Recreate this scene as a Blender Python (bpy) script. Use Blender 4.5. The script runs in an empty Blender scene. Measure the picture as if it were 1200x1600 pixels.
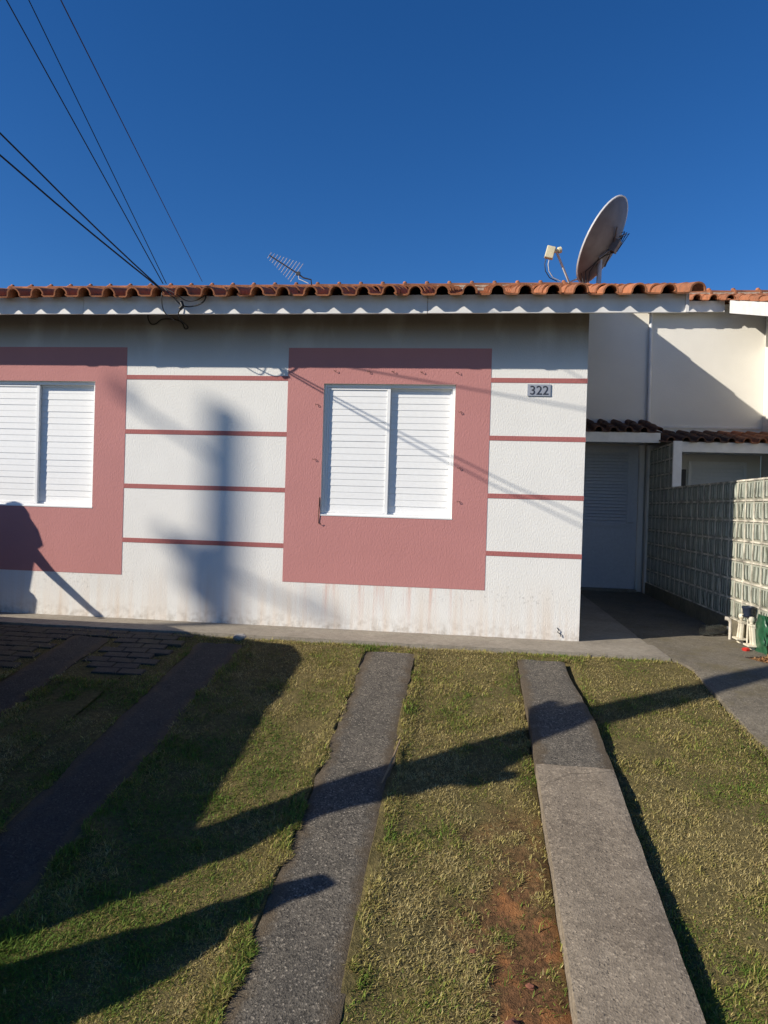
import bpy, bmesh, math, random
import numpy as np
from mathutils import Vector, Matrix

random.seed(7); rng = np.random.default_rng(7)
S = bpy.context.scene
COL = S.collection
R = math.radians

# ------------------------------------------------------------------ camera
cam_d = bpy.data.cameras.new('camera')
cam = bpy.data.objects.new('camera', cam_d); COL.objects.link(cam)
cam_d.sensor_fit = 'HORIZONTAL'; cam_d.sensor_width = 36.0; cam_d.lens = 36.0 * 1108 / 1200
cam_d.clip_start = 0.05; cam_d.clip_end = 1500
yaw, pitch, roll = 0.1191076, -0.0087143, 0.0299086
fw = Vector((-math.sin(yaw) * math.cos(pitch), math.cos(yaw) * math.cos(pitch), math.sin(pitch)))
r0 = Vector((math.cos(yaw), math.sin(yaw), 0)); u0 = r0.cross(fw)
rt = r0 * math.cos(roll) + u0 * math.sin(roll); up = u0 * math.cos(roll) - r0 * math.sin(roll)
CAMPOS = Vector((1.3511, -6.3864, 1.1395))
cam.matrix_world = Matrix(((rt.x, up.x, -fw.x, CAMPOS.x), (rt.y, up.y, -fw.y, CAMPOS.y), (rt.z, up.z, -fw.z, CAMPOS.z), (0, 0, 0, 1)))
S.camera = cam
S.render.resolution_x, S.render.resolution_y = 768, 1024

# ------------------------------------------------------------------ light
AZ, EL = R(60.5), R(28.4)        # direction the light travels: AZ from +Y towards +X
sun_dir = Vector((math.sin(AZ) * math.cos(EL), math.cos(AZ) * math.cos(EL), -math.sin(EL)))
W = bpy.data.worlds.new('World'); S.world = W; W.use_nodes = True
nt = W.node_tree; nt.nodes.clear()
sky = nt.nodes.new('ShaderNodeTexSky'); sky.sky_type = 'NISHITA'; sky.sun_disc = False
sky.sun_elevation = EL; sky.sun_rotation = AZ + math.pi
sky.altitude = 700; sky.air_density = 1.0; sky.dust_density = 0.1; sky.ozone_density = 6.0
bg = nt.nodes.new('ShaderNodeBackground'); bg.inputs['Strength'].default_value = 0.092
wo = nt.nodes.new('ShaderNodeOutputWorld')
hs = nt.nodes.new('ShaderNodeHueSaturation'); hs.inputs['Saturation'].default_value = 1.2; hs.inputs['Hue'].default_value = 0.507
nt.links.new(sky.outputs[0], hs.inputs['Color']); nt.links.new(hs.outputs[0], bg.inputs[0]); nt.links.new(bg.outputs[0], wo.inputs[0])
sl = bpy.data.lights.new('sun', 'SUN'); sl.energy = 5.0; sl.angle = R(0.53); sl.color = (1.0, 0.92, 0.79)
so = bpy.data.objects.new('sun', sl); COL.objects.link(so)
so.rotation_euler = sun_dir.to_track_quat('-Z', 'Y').to_euler(); so.location = (-20, -12, 14)
S.view_settings.view_transform = 'Standard'; S.view_settings.look = 'None'
S.view_settings.exposure = 0.34; S.view_settings.gamma = 1.0; S.view_settings.use_curve_mapping = False

# ------------------------------------------------------------------ materials
def new_mat(name):
    m = bpy.data.materials.new(name); m.use_nodes = True
    n = m.node_tree.nodes; b = n['Principled BSDF']
    return m, m.node_tree, b
def N(t, kind, **kw):
    n = t.nodes.new(kind)
    for k, v in kw.items():
        if k in n.inputs: n.inputs[k].default_value = v
        else: setattr(n, k, v)
    return n
def L(t, a, b): t.links.new(a, b)
def mixc(t, fac, a, b, blend='MIX'):
    n = t.nodes.new('ShaderNodeMix'); n.data_type = 'RGBA'; n.blend_type = blend
    for s, v in ((n.inputs[0], fac), (n.inputs[6], a), (n.inputs[7], b)):
        if hasattr(v, 'is_linked'): t.links.new(v, s)
        elif isinstance(v, (int, float)): s.default_value = v
        else: s.default_value = (*v, 1) if len(v) == 3 else v
    return n.outputs[2]
def ramp(t, fac, lo, hi, a=0.0, b=1.0):
    n = t.nodes.new('ShaderNodeMapRange'); n.clamp = True
    n.inputs[1].default_value = lo; n.inputs[2].default_value = hi; n.inputs[3].default_value = a; n.inputs[4].default_value = b
    t.links.new(fac, n.inputs[0]); return n.outputs[0]
def mul(t, a, b, op='MULTIPLY'):
    n = t.nodes.new('ShaderNodeMath'); n.operation = op
    for s, v in ((n.inputs[0], a), (n.inputs[1], b)):
        if hasattr(v, 'is_linked'): t.links.new(v, s)
        else: s.default_value = v
    return n.outputs[0]
def world_pos(t): return t.nodes.new('ShaderNodeNewGeometry').outputs['Position']
def mapped(t, vec, scale):
    n = t.nodes.new('ShaderNodeMapping'); n.inputs['Scale'].default_value = scale; t.links.new(vec, n.inputs[0]); return n.outputs[0]
def noise(t, vec, scale, detail=3, rough=0.55, out=0):
    n = t.nodes.new('ShaderNodeTexNoise'); n.inputs['Scale'].default_value = scale; n.inputs['Detail'].default_value = detail
    n.inputs['Roughness'].default_value = rough
    t.links.new(vec, n.inputs['Vector']); return n.outputs[out]
def bump(t, b, h, dist=0.01, strength=1.0):
    n = t.nodes.new('ShaderNodeBump'); n.inputs['Distance'].default_value = dist; n.inputs['Strength'].default_value = strength
    t.links.new(h, n.inputs['Height']); t.links.new(n.outputs[0], b.inputs['Normal'])
def sep(t, vec):
    n = t.nodes.new('ShaderNodeSeparateXYZ'); t.links.new(vec, n.inputs[0]); return n.outputs

M = {}
def plain(name, col, rough=0.5, metal=0.0, var=0.08, scale=30, bmp=0.0):
    m, t, b = new_mat(name); p = world_pos(t)
    nz = noise(t, p, scale, 3)
    dk = tuple(c * (1 - var * 2) for c in col); lt = tuple(min(1, c * (1 + var)) for c in col)
    L(t, mixc(t, ramp(t, nz, 0.3, 0.7), dk, lt), b.inputs['Base Color'])
    b.inputs['Roughness'].default_value = rough; b.inputs['Metallic'].default_value = metal
    if bmp: bump(t, b, nz, bmp)
    M[name] = m; return m

def stucco(name, col, stain=True, pale=None):
    m, t, b = new_mat(name); p = world_pos(t); x, y, z = sep(t, p)
    fine = noise(t, mapped(t, p, (1, 1, 0.5)), 95, 3, 0.55)
    big = noise(t, p, 2.2, 4, 0.6)
    strk = noise(t, mapped(t, p, (9, 9, 0.5)), 1.0, 4, 0.6)
    c = mixc(t, ramp(t, big, 0.3, 0.75), tuple(v * 0.93 for v in col), col)
    if stain:
        # rust and soil splash near the foot of the wall, streaks with their own shape
        low = ramp(t, z, 0.55, 0.02)
        f = mul(t, low, ramp(t, strk, 0.42, 0.72))
        c = mixc(t, mul(t, f, 0.5), c, (0.62, 0.42, 0.25))
        dirt = mul(t, ramp(t, z, 0.16, 0.0), ramp(t, noise(t, p, 16, 4), 0.42, 0.7))
        c = mixc(t, mul(t, dirt, 0.55), c, (0.26, 0.2, 0.14))
        # brown grime below the roof, deepened to paint in the eave shade
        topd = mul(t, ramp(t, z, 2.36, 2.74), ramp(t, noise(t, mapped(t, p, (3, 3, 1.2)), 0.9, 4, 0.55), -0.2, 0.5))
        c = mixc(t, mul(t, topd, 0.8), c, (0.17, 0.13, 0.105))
        # pink paint runs below the right surround
        run = mul(t, mul(t, ramp(t, x, -0.3, 0.0), ramp(t, x, 1.5, 1.2)), mul(t, ramp(t, z, 0.0, 0.40), ramp(t, z, 0.42, 0.41)))
        rs = noise(t, mapped(t, p, (22, 22, 1.0)), 1.0, 3, 0.55)
        c = mixc(t, mul(t, mul(t, run, ramp(t, rs, 0.5, 0.72)), 0.5), c, (0.62, 0.30, 0.22))
        # grey mould blotch line
        mid = mul(t, mul(t, ramp(t, z, 0.22, 0.33), ramp(t, z, 0.5, 0.36)), ramp(t, noise(t, p, 26, 5, 0.7), 0.55, 0.68))
        mid = mul(t, mid, ramp(t, noise(t, p, 1.1, 2), 0.5, 0.62))
        c = mixc(t, mul(t, mid, 0.6), c, (0.3, 0.29, 0.26))
        # fine scattered marks
        sp = ramp(t, noise(t, p, 48, 2, 0.4), 0.78, 0.83)
        c = mixc(t, mul(t, sp, 0.35), c, (0.3, 0.27, 0.22))
    L(t, c, b.inputs['Base Color']); b.inputs['Roughness'].default_value = 0.85
    b.inputs['Specular IOR Level'].default_value = 0.25
    bump(t, b, fine, 0.0036, 0.85)
    M[name] = m; return m
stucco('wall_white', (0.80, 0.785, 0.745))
stucco('wall_pink', (0.50, 0.225, 0.212), stain=False)
stucco('band_pink', (0.40, 0.14, 0.13), stain=False)
stucco('wall_cream', (0.79, 0.765, 0.70), stain=False)

def concrete(name, col, dark, agg=0.0, aggscale=110, moss=0.0, rough=0.9, edges=None, crack=0.0):
    m, t, b = new_mat(name); p = world_pos(t)
    big = noise(t, p, 2.5, 5, 0.65); mid = noise(t, p, 18, 5, 0.7); fine = noise(t, p, 220, 3, 0.7)
    c = mixc(t, ramp(t, mul(t, big, mid, 'ADD'), 0.75, 1.25), dark, col)
    v = t.nodes.new('ShaderNodeTexVoronoi'); v.inputs['Scale'].default_value = aggscale; L(t, p, v.inputs['Vector'])
    if agg:
        cs = sep(t, v.outputs['Color'])
        c = mixc(t, mul(t, ramp(t, cs[0], 0.78, 0.97), agg), c, tuple(min(1, x * 2.1) for x in col))
        c = mixc(t, mul(t, ramp(t, cs[1], 0.55, 0.95), agg), c, tuple(x * 0.4 for x in dark))
    pit = ramp(t, noise(t, p, 75, 3, 0.6), 0.60, 0.70)
    c = mixc(t, mul(t, pit, 0.6), c, tuple(x * 0.35 for x in dark))
    # old stains
    c = mixc(t, mul(t, ramp(t, noise(t, p, 5, 4, 0.6), 0.58, 0.75), 0.4), c, tuple(x * 0.55 for x in dark))
    if crack:
        wp = t.nodes.new('ShaderNodeVectorMath'); wp.operation = 'ADD'
        nn = t.nodes.new('ShaderNodeTexNoise'); nn.inputs['Scale'].default_value = 6; nn.inputs['Detail'].default_value = 4; L(t, p, nn.inputs['Vector'])
        sc_ = t.nodes.new('ShaderNodeVectorMath'); sc_.operation = 'SCALE'; sc_.inputs['Scale'].default_value = 0.35; L(t, nn.outputs['Color'], sc_.inputs[0])
        L(t, p, wp.inputs[0]); L(t, sc_.outputs[0], wp.inputs[1])
        cv = t.nodes.new('ShaderNodeTexVoronoi'); cv.feature = 'DISTANCE_TO_EDGE'; cv.inputs['Scale'].default_value = 0.62; L(t, wp.outputs[0], cv.inputs['Vector'])
        c = mixc(t, mul(t, ramp(t, cv.outputs['Distance'], 0.006, 0.001), crack), c, tuple(x * 0.3 for x in dark))
    if edges:
        # soil and thatch washed over the sides
        x_, y_, z_ = sep(t, p); ne = noise(t, p, 11, 4, 0.65)
        f = None
        for xa, xb in edges:
            e1 = mul(t, ramp(t, mul(t, mul(t, x_, -xa, 'ADD'), mul(t, ne, -0.16), 'ADD'), 0.0, -0.055), ramp(t, x_, xa - 0.06, xa - 0.055))
            e2 = mul(t, ramp(t, mul(t, mul(t, x_, -xb, 'ADD'), mul(t, ne, 0.16), 'ADD'), 0.0, 0.055), ramp(t, x_, xb + 0.06, xb + 0.055))
            g_ = mul(t, e1, e2, 'MAXIMUM'); f = g_ if f is None else mul(t, f, g_, 'MAXIMUM')
        c = mixc(t, mul(t, f, 0.75), c, (0.085, 0.06, 0.032))
    if moss:
        c = mixc(t, mul(t, ramp(t, noise(t, p, 3.3, 5, 0.7), 0.5, 0.68), moss), c, (0.125, 0.10, 0.045))
    L(t, c, b.inputs['Base Color']); b.inputs['Roughness'].default_value = rough
    h = mul(t, mul(t, v.outputs['Distance'], 0.5), mul(t, fine, 0.7), 'ADD')
    h = mul(t, h, mul(t, pit, -0.8), 'ADD')
    bump(t, b, h, 0.0035 + 0.002 * agg, 0.8)
    M[name] = m; return m
concrete('strip_dark', (0.145, 0.126, 0.098), (0.075, 0.066, 0.052), agg=0.9, aggscale=150, edges=((0.565, 0.965), (1.765, 2.185)), crack=0.5)
concrete('strip_shaded', (0.050, 0.047, 0.039), (0.028, 0.027, 0.023), agg=0.6, aggscale=105, edges=((-1.96, -1.61), (-0.845, -0.455)))  # darker copy of the strip concrete, the car's shade put into its colour
concrete('strip_pale', (0.28, 0.23, 0.168), (0.15, 0.12, 0.086), agg=0.35, aggscale=120, crack=0.55)
concrete('apron_concrete', (0.34, 0.30, 0.24), (0.21, 0.18, 0.14), agg=0.08)
concrete('path_concrete', (0.20, 0.172, 0.128), (0.11, 0.094, 0.07), agg=0.3, aggscale=120, moss=0.6)
concrete('curb_concrete', (0.22, 0.19, 0.13), (0.10, 0.09, 0.06), moss=0.7)
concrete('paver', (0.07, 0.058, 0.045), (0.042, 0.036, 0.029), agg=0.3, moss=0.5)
concrete('pole_concrete', (0.38, 0.37, 0.35), (0.26, 0.25, 0.24))
concrete('stone', (0.42, 0.40, 0.37), (0.24, 0.22, 0.2))
concrete('asphalt', (0.06, 0.06, 0.06), (0.04, 0.04, 0.04), agg=0.4)

def soil():
    m, t, b = new_mat('soil'); p = world_pos(t)
    n1 = noise(t, p, 3.2, 5, 0.65); n2 = noise(t, p, 34, 5, 0.7); n3 = noise(t, p, 150, 3, 0.7)
    c = mixc(t, ramp(t, n2, 0.35, 0.7), (0.10, 0.085, 0.036), (0.22, 0.175, 0.075))
    at = t.nodes.new('ShaderNodeAttribute'); at.attribute_name = 'bare'
    red = mixc(t, ramp(t, n2, 0.35, 0.68), (0.075, 0.045, 0.024), (0.25, 0.125, 0.06))
    red = mixc(t, ramp(t, noise(t, p, 7, 4, 0.6), 0.52, 0.66), red, (0.34, 0.15, 0.06))
    c = mixc(t, at.outputs['Fac'], c, red)
    L(t, c, b.inputs['Base Color']); b.inputs['Roughness'].default_value = 1.0
    b.inputs['Specular IOR Level'].default_value = 0.1
    bump(t, b, mul(t, n2, mul(t, n3, 0.5), 'ADD'), 0.02, 1.0); M['soil'] = m
soil()

def grass():
    m, t, b = new_mat('grass'); at = t.nodes.new('ShaderNodeAttribute'); at.attribute_name = 'tint'
    L(t, at.outputs['Color'], b.inputs['Base Color']); b.inputs['Roughness'].default_value = 0.7
    b.inputs['Specular IOR Level'].default_value = 0.2
    tr = t.nodes.new('ShaderNodeBsdfTranslucent'); L(t, at.outputs['Color'], tr.inputs[0])
    mx = t.nodes.new('ShaderNodeMixShader'); mx.inputs[0].default_value = 0.22
    L(t, b.outputs[0], mx.inputs[1]); L(t, tr.outputs[0], mx.inputs[2]); L(t, mx.outputs[0], t.nodes['Material Output'].inputs[0])
    M['grass'] = m
grass()

def tile_mat(name, c1, c2, grime=0.5):
    m, t, b = new_mat(name); p = world_pos(t); g = t.nodes.new('ShaderNodeNewGeometry')
    oi = t.nodes.new('ShaderNodeObjectInfo')
    rnd = mul(t, mul(t, g.outputs['Random Per Island'], oi.outputs['Random'], 'ADD'), 1.0, 'FRACT')
    c = mixc(t, rnd, c1, c2)
    n1 = noise(t, p, 14, 5, 0.7)
    c = mixc(t, mul(t, ramp(t, n1, 0.48, 0.72), grime), c, (0.055, 0.045, 0.036))
    c = mixc(t, mul(t, ramp(t, noise(t, p, 60, 3), 0.62, 0.75), 0.4), c, (0.42, 0.32, 0.24))
    L(t, c, b.inputs['Base Color']); b.inputs['Roughness'].default_value = 0.85; b.inputs['Specular IOR Level'].default_value = 0.25
    bump(t, b, noise(t, p, 120, 4, 0.7), 0.003, 0.8)
    M[name] = m; return m
tile_mat('clay', (0.46, 0.175, 0.08), (0.30, 0.12, 0.06), 0.75)
tile_mat('clay_old', (0.15, 0.075, 0.05), (0.10, 0.055, 0.04), 0.8)

plain('white_metal', (0.82, 0.82, 0.81), 0.35, var=0.015)
plain('white_board', (0.74, 0.73, 0.71), 0.6, var=0.05, scale=9)
plain('white_paint', (0.70, 0.70, 0.69), 0.6, var=0.05, scale=6)
plain('door_paint', (0.62, 0.64, 0.68), 0.5, var=0.04)
plain('dark_wood', (0.09, 0.06, 0.045), 0.8)
plain('mortar', (0.42, 0.36, 0.29), 0.95, var=0.2, scale=40, bmp=0.004)
plain('joint_mortar', (0.60, 0.555, 0.46), 0.9, var=0.35, scale=9, bmp=0.002)
plain('black_rubber', (0.012, 0.012, 0.013), 0.55, var=0.0)
plain('pale_cable', (0.55, 0.54, 0.5), 0.5)
plain('dish_back', (0.15, 0.14, 0.142), 0.55, var=0.12, scale=7)
plain('dish_rim', (0.62, 0.62, 0.62), 0.45)
plain('galvanised', (0.48, 0.49, 0.5), 0.5, metal=0.3)
plain('lnb_plastic', (0.66, 0.60, 0.40), 0.5)
plain('plate_grey', (0.36, 0.38, 0.43), 0.45, metal=0.2, var=0.03)
plain('digit_dark', (0.035, 0.037, 0.05), 0.5)
plain('hook_rust', (0.10, 0.055, 0.035), 0.7, metal=0.4)
plain('bar_dark', (0.03, 0.03, 0.035), 0.5)
plain('timber_white', (0.72, 0.66, 0.52), 0.6, var=0.12, scale=20)
plain('pvc', (0.66, 0.60, 0.50), 0.5, var=0.1)
plain('green_plastic', (0.022, 0.095, 0.045), 0.35, var=0.2)
plain('navy_plastic', (0.02, 0.03, 0.055), 0.35)
plain('red_plastic', (0.5, 0.03, 0.02), 0.4)
plain('leaf_litter', (0.24, 0.12, 0.055), 0.9, var=0.3)
plain('bark', (0.13, 0.10, 0.075), 0.95, var=0.3, scale=14, bmp=0.02)
plain('car_paint', (0.10, 0.11, 0.13), 0.25, metal=0.4, var=0.02)
plain('car_glass', (0.015, 0.018, 0.02), 0.08, var=0.0)
plain('tyre', (0.02, 0.02, 0.02), 0.85)
plain('rim', (0.45, 0.45, 0.46), 0.35, metal=0.8)
plain('lamp_lens', (0.75, 0.75, 0.75), 0.1)
plain('skin', (0.42, 0.25, 0.17), 0.6, var=0.03)
plain('hair', (0.02, 0.014, 0.01), 0.6)
plain('shirt', (0.10, 0.12, 0.20), 0.9, var=0.06)
plain('jeans', (0.05, 0.07, 0.13), 0.9, var=0.1)
plain('brick_red', (0.20, 0.075, 0.045), 0.95, var=0.2)
plain('dry_stick', (0.24, 0.17, 0.10), 0.9)

def glass_block():
    m, t, b = new_mat('glass_block')
    tc = t.nodes.new('ShaderNodeTexCoord'); oi = t.nodes.new('ShaderNodeObjectInfo')
    o = tc.outputs['Object']
    w = t.nodes.new('ShaderNodeTexWave'); w.wave_type = 'BANDS'; w.bands_direction = 'Y'
    w.inputs['Scale'].default_value = 4.2; w.inputs['Distortion'].default_value = 7; w.inputs['Detail'].default_value = 2.5; w.inputs['Detail Scale'].default_value = 1.3
    mp = t.nodes.new('ShaderNodeMapping'); mp.inputs['Scale'].default_value = (1, 1, 0.55)
    cmb = t.nodes.new('ShaderNodeCombineXYZ'); L(t, mul(t, oi.outputs['Random'], 7.0), cmb.inputs[2])
    L(t, cmb.outputs[0], mp.inputs['Location']); L(t, o, mp.inputs[0]); L(t, mp.outputs[0], w.inputs[0])
    ox, oy, oz = sep(t, o)
    def inner(v, h): return ramp(t, mul(t, v, 0.0, 'ABSOLUTE'), h - 0.016, h - 0.022)
    pane = mul(t, inner(oy, 0.091), inner(oz, 0.086))
    ww = mul(t, w.outputs['Fac'], pane)
    c = mixc(t, ramp(t, w.outputs['Fac'], 0.25, 0.8), (0.24, 0.27, 0.22), (0.64, 0.67, 0.585))
    c = mixc(t, pane, (0.52, 0.54, 0.46), c)
    c = mixc(t, mul(t, oi.outputs['Random'], 0.35), c, (0.44, 0.455, 0.36))
    c = mixc(t, mul(t, ramp(t, noise(t, world_pos(t), 5, 4), 0.5, 0.7), 0.45), c, (0.30, 0.29, 0.2))
    L(t, c, b.inputs['Base Color']); b.inputs['Roughness'].default_value = 0.14
    b.inputs['Transmission Weight'].default_value = 0.3; b.inputs['IOR'].default_value = 1.48
    bump(t, b, ww, 0.02, 1.0); M['glass_block'] = m
glass_block()
def bottle_mat():
    m, t, b = new_mat('clear_plastic'); b.inputs['Base Color'].default_value = (0.93, 0.95, 0.95, 1)
    b.inputs['Roughness'].default_value = 0.06; b.inputs['Transmission Weight'].default_value = 1.0; b.inputs['IOR'].default_value = 1.4
    M['clear_plastic'] = m
bottle_mat()

# ------------------------------------------------------------------ mesh helpers
class MB:
    def __init__(s): s.v = []; s.f = []
    def add(s, v, f):
        k = len(s.v); s.v += [tuple(p) for p in v]; s.f += [tuple(i + k for i in q) for q in f]; return s
    def box(s, x0, x1, y0, y1, z0, z1, rot=None):
        v = [Vector(p) for p in ((x0, y0, z0), (x1, y0, z0), (x1, y1, z0), (x0, y1, z0), (x0, y0, z1), (x1, y0, z1), (x1, y1, z1), (x0, y1, z1))]
        if rot is not None:
            c = Vector(((x0 + x1) / 2, (y0 + y1) / 2, (z0 + z1) / 2)); v = [c + rot @ (p - c) for p in v]
        return s.add(v, ((0, 3, 2, 1), (4, 5, 6, 7), (0, 1, 5, 4), (1, 2, 6, 5), (2, 3, 7, 6), (3, 0, 4, 7)))
    def tube(s, pts, rad, n=8, caps=True):
        pts = [Vector(p) for p in pts]; k = len(pts)
        rads = rad if isinstance(rad, (list, tuple)) else [rad] * k
        v = []; prev = None
        for i, p in enumerate(pts):
            d = (pts[min(i + 1, k - 1)] - pts[max(i - 1, 0)]).normalized()
            if prev is None:
                a = d.cross(Vector((0, 0, 1)) if abs(d.z) < .9 else Vector((1, 0, 0))).normalized()
            else:
                a = (prev - d * prev.dot(d)).normalized()
            prev = a; b = d.cross(a)
            for j in range(n):
                an = 2 * math.pi * j / n; v.append(p + (a * math.cos(an) + b * math.sin(an)) * rads[i])
        f = []
        for i in range(k - 1):
            for j in range(n):
                f.append((i * n + j, i * n + (j + 1) % n, (i + 1) * n + (j + 1) % n, (i + 1) * n + j))
        if caps: f.append(tuple(range(n - 1, -1, -1))); f.append(tuple((k - 1) * n + j for j in range(n)))
        return s.add(v, f)
    def prism(s, outline, axis, a0, a1):
        # outline: list of 2D points, extruded along axis ('x','y','z')
        n = len(outline); v = []
        for a in (a0, a1):
            for p, q in outline:
                v.append({'x': (a, p, q), 'y': (p, a, q), 'z': (p, q, a)}[axis])
        f = [tuple(range(n - 1, -1, -1)), tuple(range(n, 2 * n))]
        for i in range(n): f.append((i, (i + 1) % n, n + (i + 1) % n, n + i))
        return s.add(v, f)
    def lathe(s, prof, n=24, mat=None):
        v = []
        for r, z in prof:
            for j in range(n):
                a = 2 * math.pi * j / n; v.append(Vector((r * math.cos(a), r * math.sin(a), z)))
        if mat is not None: v = [mat @ p for p in v]
        f = []
        for i in range(len(prof) - 1):
            for j in range(n): f.append((i * n + j, i * n + (j + 1) % n, (i + 1) * n + (j + 1) % n, (i + 1) * n + j))
        return s.add(v, f)
    def mesh(s, name, mat, off=(0, 0, 0), smooth=None):
        me = bpy.data.meshes.new(name)
        me.from_pydata([(p[0] - off[0], p[1] - off[1], p[2] - off[2]) for p in s.v], [], s.f)
        bm = bmesh.new(); bm.from_mesh(me); bmesh.ops.recalc_face_normals(bm, faces=bm.faces); bm.to_mesh(me); bm.free()
        if mat: me.materials.append(M[mat])
        if smooth:
            me.polygons.foreach_set('use_smooth', [True] * len(me.polygons)); me.set_sharp_from_angle(angle=R(smooth))
        return me
def curvy(pts, k=6):
    P = [Vector(p) for p in pts]; out = []
    for i in range(len(P) - 1):
        a, b, c, d = P[max(i - 1, 0)], P[i], P[i + 1], P[min(i + 2, len(P) - 1)]
        for j in range(k):
            t = j / k; out.append(0.5 * ((2 * b) + (c - a) * t + (2 * a - 5 * b + 4 * c - d) * t * t + (3 * b - a - 3 * c + d) * t ** 3))
    out.append(P[-1]); return out
OFF = {}
def tag(o, label=None, cat=None, group=None, kind=None):
    for k, v in (('label', label), ('category', cat), ('group', group), ('kind', kind)):
        if v: o[k] = v
    return o
def thing(name, label, cat, loc=(0, 0, 0), group=None):
    o = bpy.data.objects.new(name, None); COL.objects.link(o); o.location = loc; o.empty_display_size = 0.1
    OFF[o.name] = tuple(loc); return tag(o, label, cat, group)
def link(name, me, parent=None, loc=(0, 0, 0), rot=None):
    o = bpy.data.objects.new(name, me); COL.objects.link(o)
    off = (0, 0, 0)
    if parent is not None: o.parent = parent; off = OFF[parent.name]
    OFF[o.name] = off
    o.location = tuple(loc)
    if rot is not None: o.rotation_euler = rot
    return o
def part(name, mb, mat, parent, smooth=None, bevel=0):
    off = OFF[parent.name] if parent is not None else (0, 0, 0)
    o = link(name, mb.mesh(name, mat, off, smooth), parent)
    if bevel:
        m = o.modifiers.new('bevel', 'BEVEL'); m.width = bevel; m.segments = 2; m.limit_method = 'ANGLE'
    return o
def inst(name, me, parent, pos, rot=None):       # a piece that shares mesh data, placed at a world position
    off = OFF[parent.name]
    return link(name, me, parent, (pos[0] - off[0], pos[1] - off[1], pos[2] - off[2]), rot)
def single(name, mb, mat, label, cat, group=None, smooth=None, origin=None, bevel=0):   # a thing that is one mesh
    off = origin if origin else mb.v[0]
    o = link(name, mb.mesh(name, mat, off, smooth)); o.location = off
    if bevel:
        m = o.modifiers.new('bevel', 'BEVEL'); m.width = bevel; m.segments = 2; m.limit_method = 'ANGLE'
    return tag(o, label, cat, group)
def struct(name, mb, mat, smooth=None, kind='structure'):
    o = link(name, mb.mesh(name, mat, (0, 0, 0), smooth)); return tag(o, kind=kind)

# ------------------------------------------------------------------ the ground
G0Y, GM = -0.6, 0.1775
def gz(x, y):
    if y > G0Y: return -0.03
    if y > -6.9: return -0.03 + GM * (y - G0Y)
    return -0.03 + GM * (-6.9 - G0Y)
def vnoise(x, y, s, seed=0):
    x = np.asarray(x) * s; y = np.asarray(y) * s
    xi = np.floor(x).astype(int); yi = np.floor(y).astype(int); fx = x - xi; fy = y - yi
    fx = fx * fx * (3 - 2 * fx); fy = fy * fy * (3 - 2 * fy)
    def h(a, b):
        n = (a * 374761393 + b * 668265263 + seed * 974634777) & 0x7fffffff
        n = ((n ^ (n >> 13)) * 1274126177) & 0x7fffffff
        return ((n ^ (n >> 16)) & 0xffff) / 65535.0
    return (h(xi, yi) * (1 - fx) + h(xi + 1, yi) * fx) * (1 - fy) + (h(xi, yi + 1) * (1 - fx) + h(xi + 1, yi + 1) * fx) * fy
def fbm(x, y, s, seed=0, o=3):
    t = 0; a = 0.5; tot = 0
    for i in range(o): t = t + a * vnoise(x, y, s * 2 ** i, seed + i * 17); tot += a; a *= 0.5
    return t / tot
STRIPS = [(-1.96, -1.61, 0.012, 'strip_shaded'), (-0.845, -0.455, 0.016, 'strip_shaded'), (0.565, 0.965, 0.018, 'strip_dark'), (1.765, 2.185, 0.075, 'strip_pale')]
def bare_np(x, y):
    d = np.sqrt(((x - 1.645) / 0.25) ** 2 + ((y + 3.7) / 0.9) ** 2)
    b = np.clip(1.3 - d + 1.6 * (fbm(x, y, 6.5, 3) - 0.5), 0, 1)
    d2 = np.sqrt(((x - 2.75) / 0.35) ** 2 + ((y + 3.9) / 0.5) ** 2)
    b = np.maximum(b, 0.6 * np.clip(1.1 - d2 + 0.9 * (fbm(x, y, 5, 9) - 0.5), 0, 1))
    d3 = np.sqrt(((x - 1.0) / 1.6) ** 2 + ((y + 0.66) / 0.10) ** 2)
    return np.clip(b, 0, 1)
def relief_np(x, y):
    near = (np.abs(y + 2.7) < 2.6) & (np.abs(x - 0.5) < 4.5)
    r = 0.035 * (fbm(x, y, 2.2, 5) - 0.5) + 0.022 * (fbm(x, y, 9, 6) - 0.5)
    r = r - 0.03 * bare_np(x, y) + 0.03 * bare_np(x, y) * (fbm(x, y, 14, 8) - 0.4)
    for a, b_, h, _ in STRIPS:      # the lawn stands a little above the sunken strips
        if h < 0.05:
            e = np.clip(1 - np.minimum(np.abs(x - a), np.abs(x - b_)) / 0.12, 0, 1); r = r + 0.018 * e
    return np.where(near & (y < G0Y - 0.02), r, 0)
def gz_np(x, y):
    z = np.where(y > G0Y, -0.03, np.where(y > -6.9, -0.03 + GM * (y - G0Y), -0.03 + GM * (-6.9 - G0Y)))
    return z + relief_np(x, y)
xs = np.concatenate([[-400, -150, -60, -25, -12, -7], np.arange(-4, 5.0001, 0.05), [7, 12, 25, 60, 150, 400]])
ys = np.concatenate([[-400, -150, -60, -25, -14, -10, -7.5, -6.9, -6.2], np.arange(-5.4, -0.39, 0.05), [0.5, 6, 14, 30, 80, 200, 500]])
gx, gy = np.meshgrid(xs, ys)
gzv = gz_np(gx, gy)
under = np.zeros_like(gx, bool)
for a, b_, h, _ in STRIPS: under |= (gx > a + 0.02) & (gx < b_ - 0.02) & (gy < -0.7) & (gy > -6)
under |= (gx < -1.2) & (gy > -3.3) & (gy < -0.45)
under |= (gx > 3.1) & (gx < 4.0) & (gy > -6)
gzv = np.where(under, np.where(gy > G0Y, -0.03, -0.03 + GM * (np.maximum(gy, -6.9) - G0Y)) - 0.06, gzv)
gzv = np.where(gy > -0.55, -0.11, gzv)
nx, ny = len(xs), len(ys)
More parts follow.
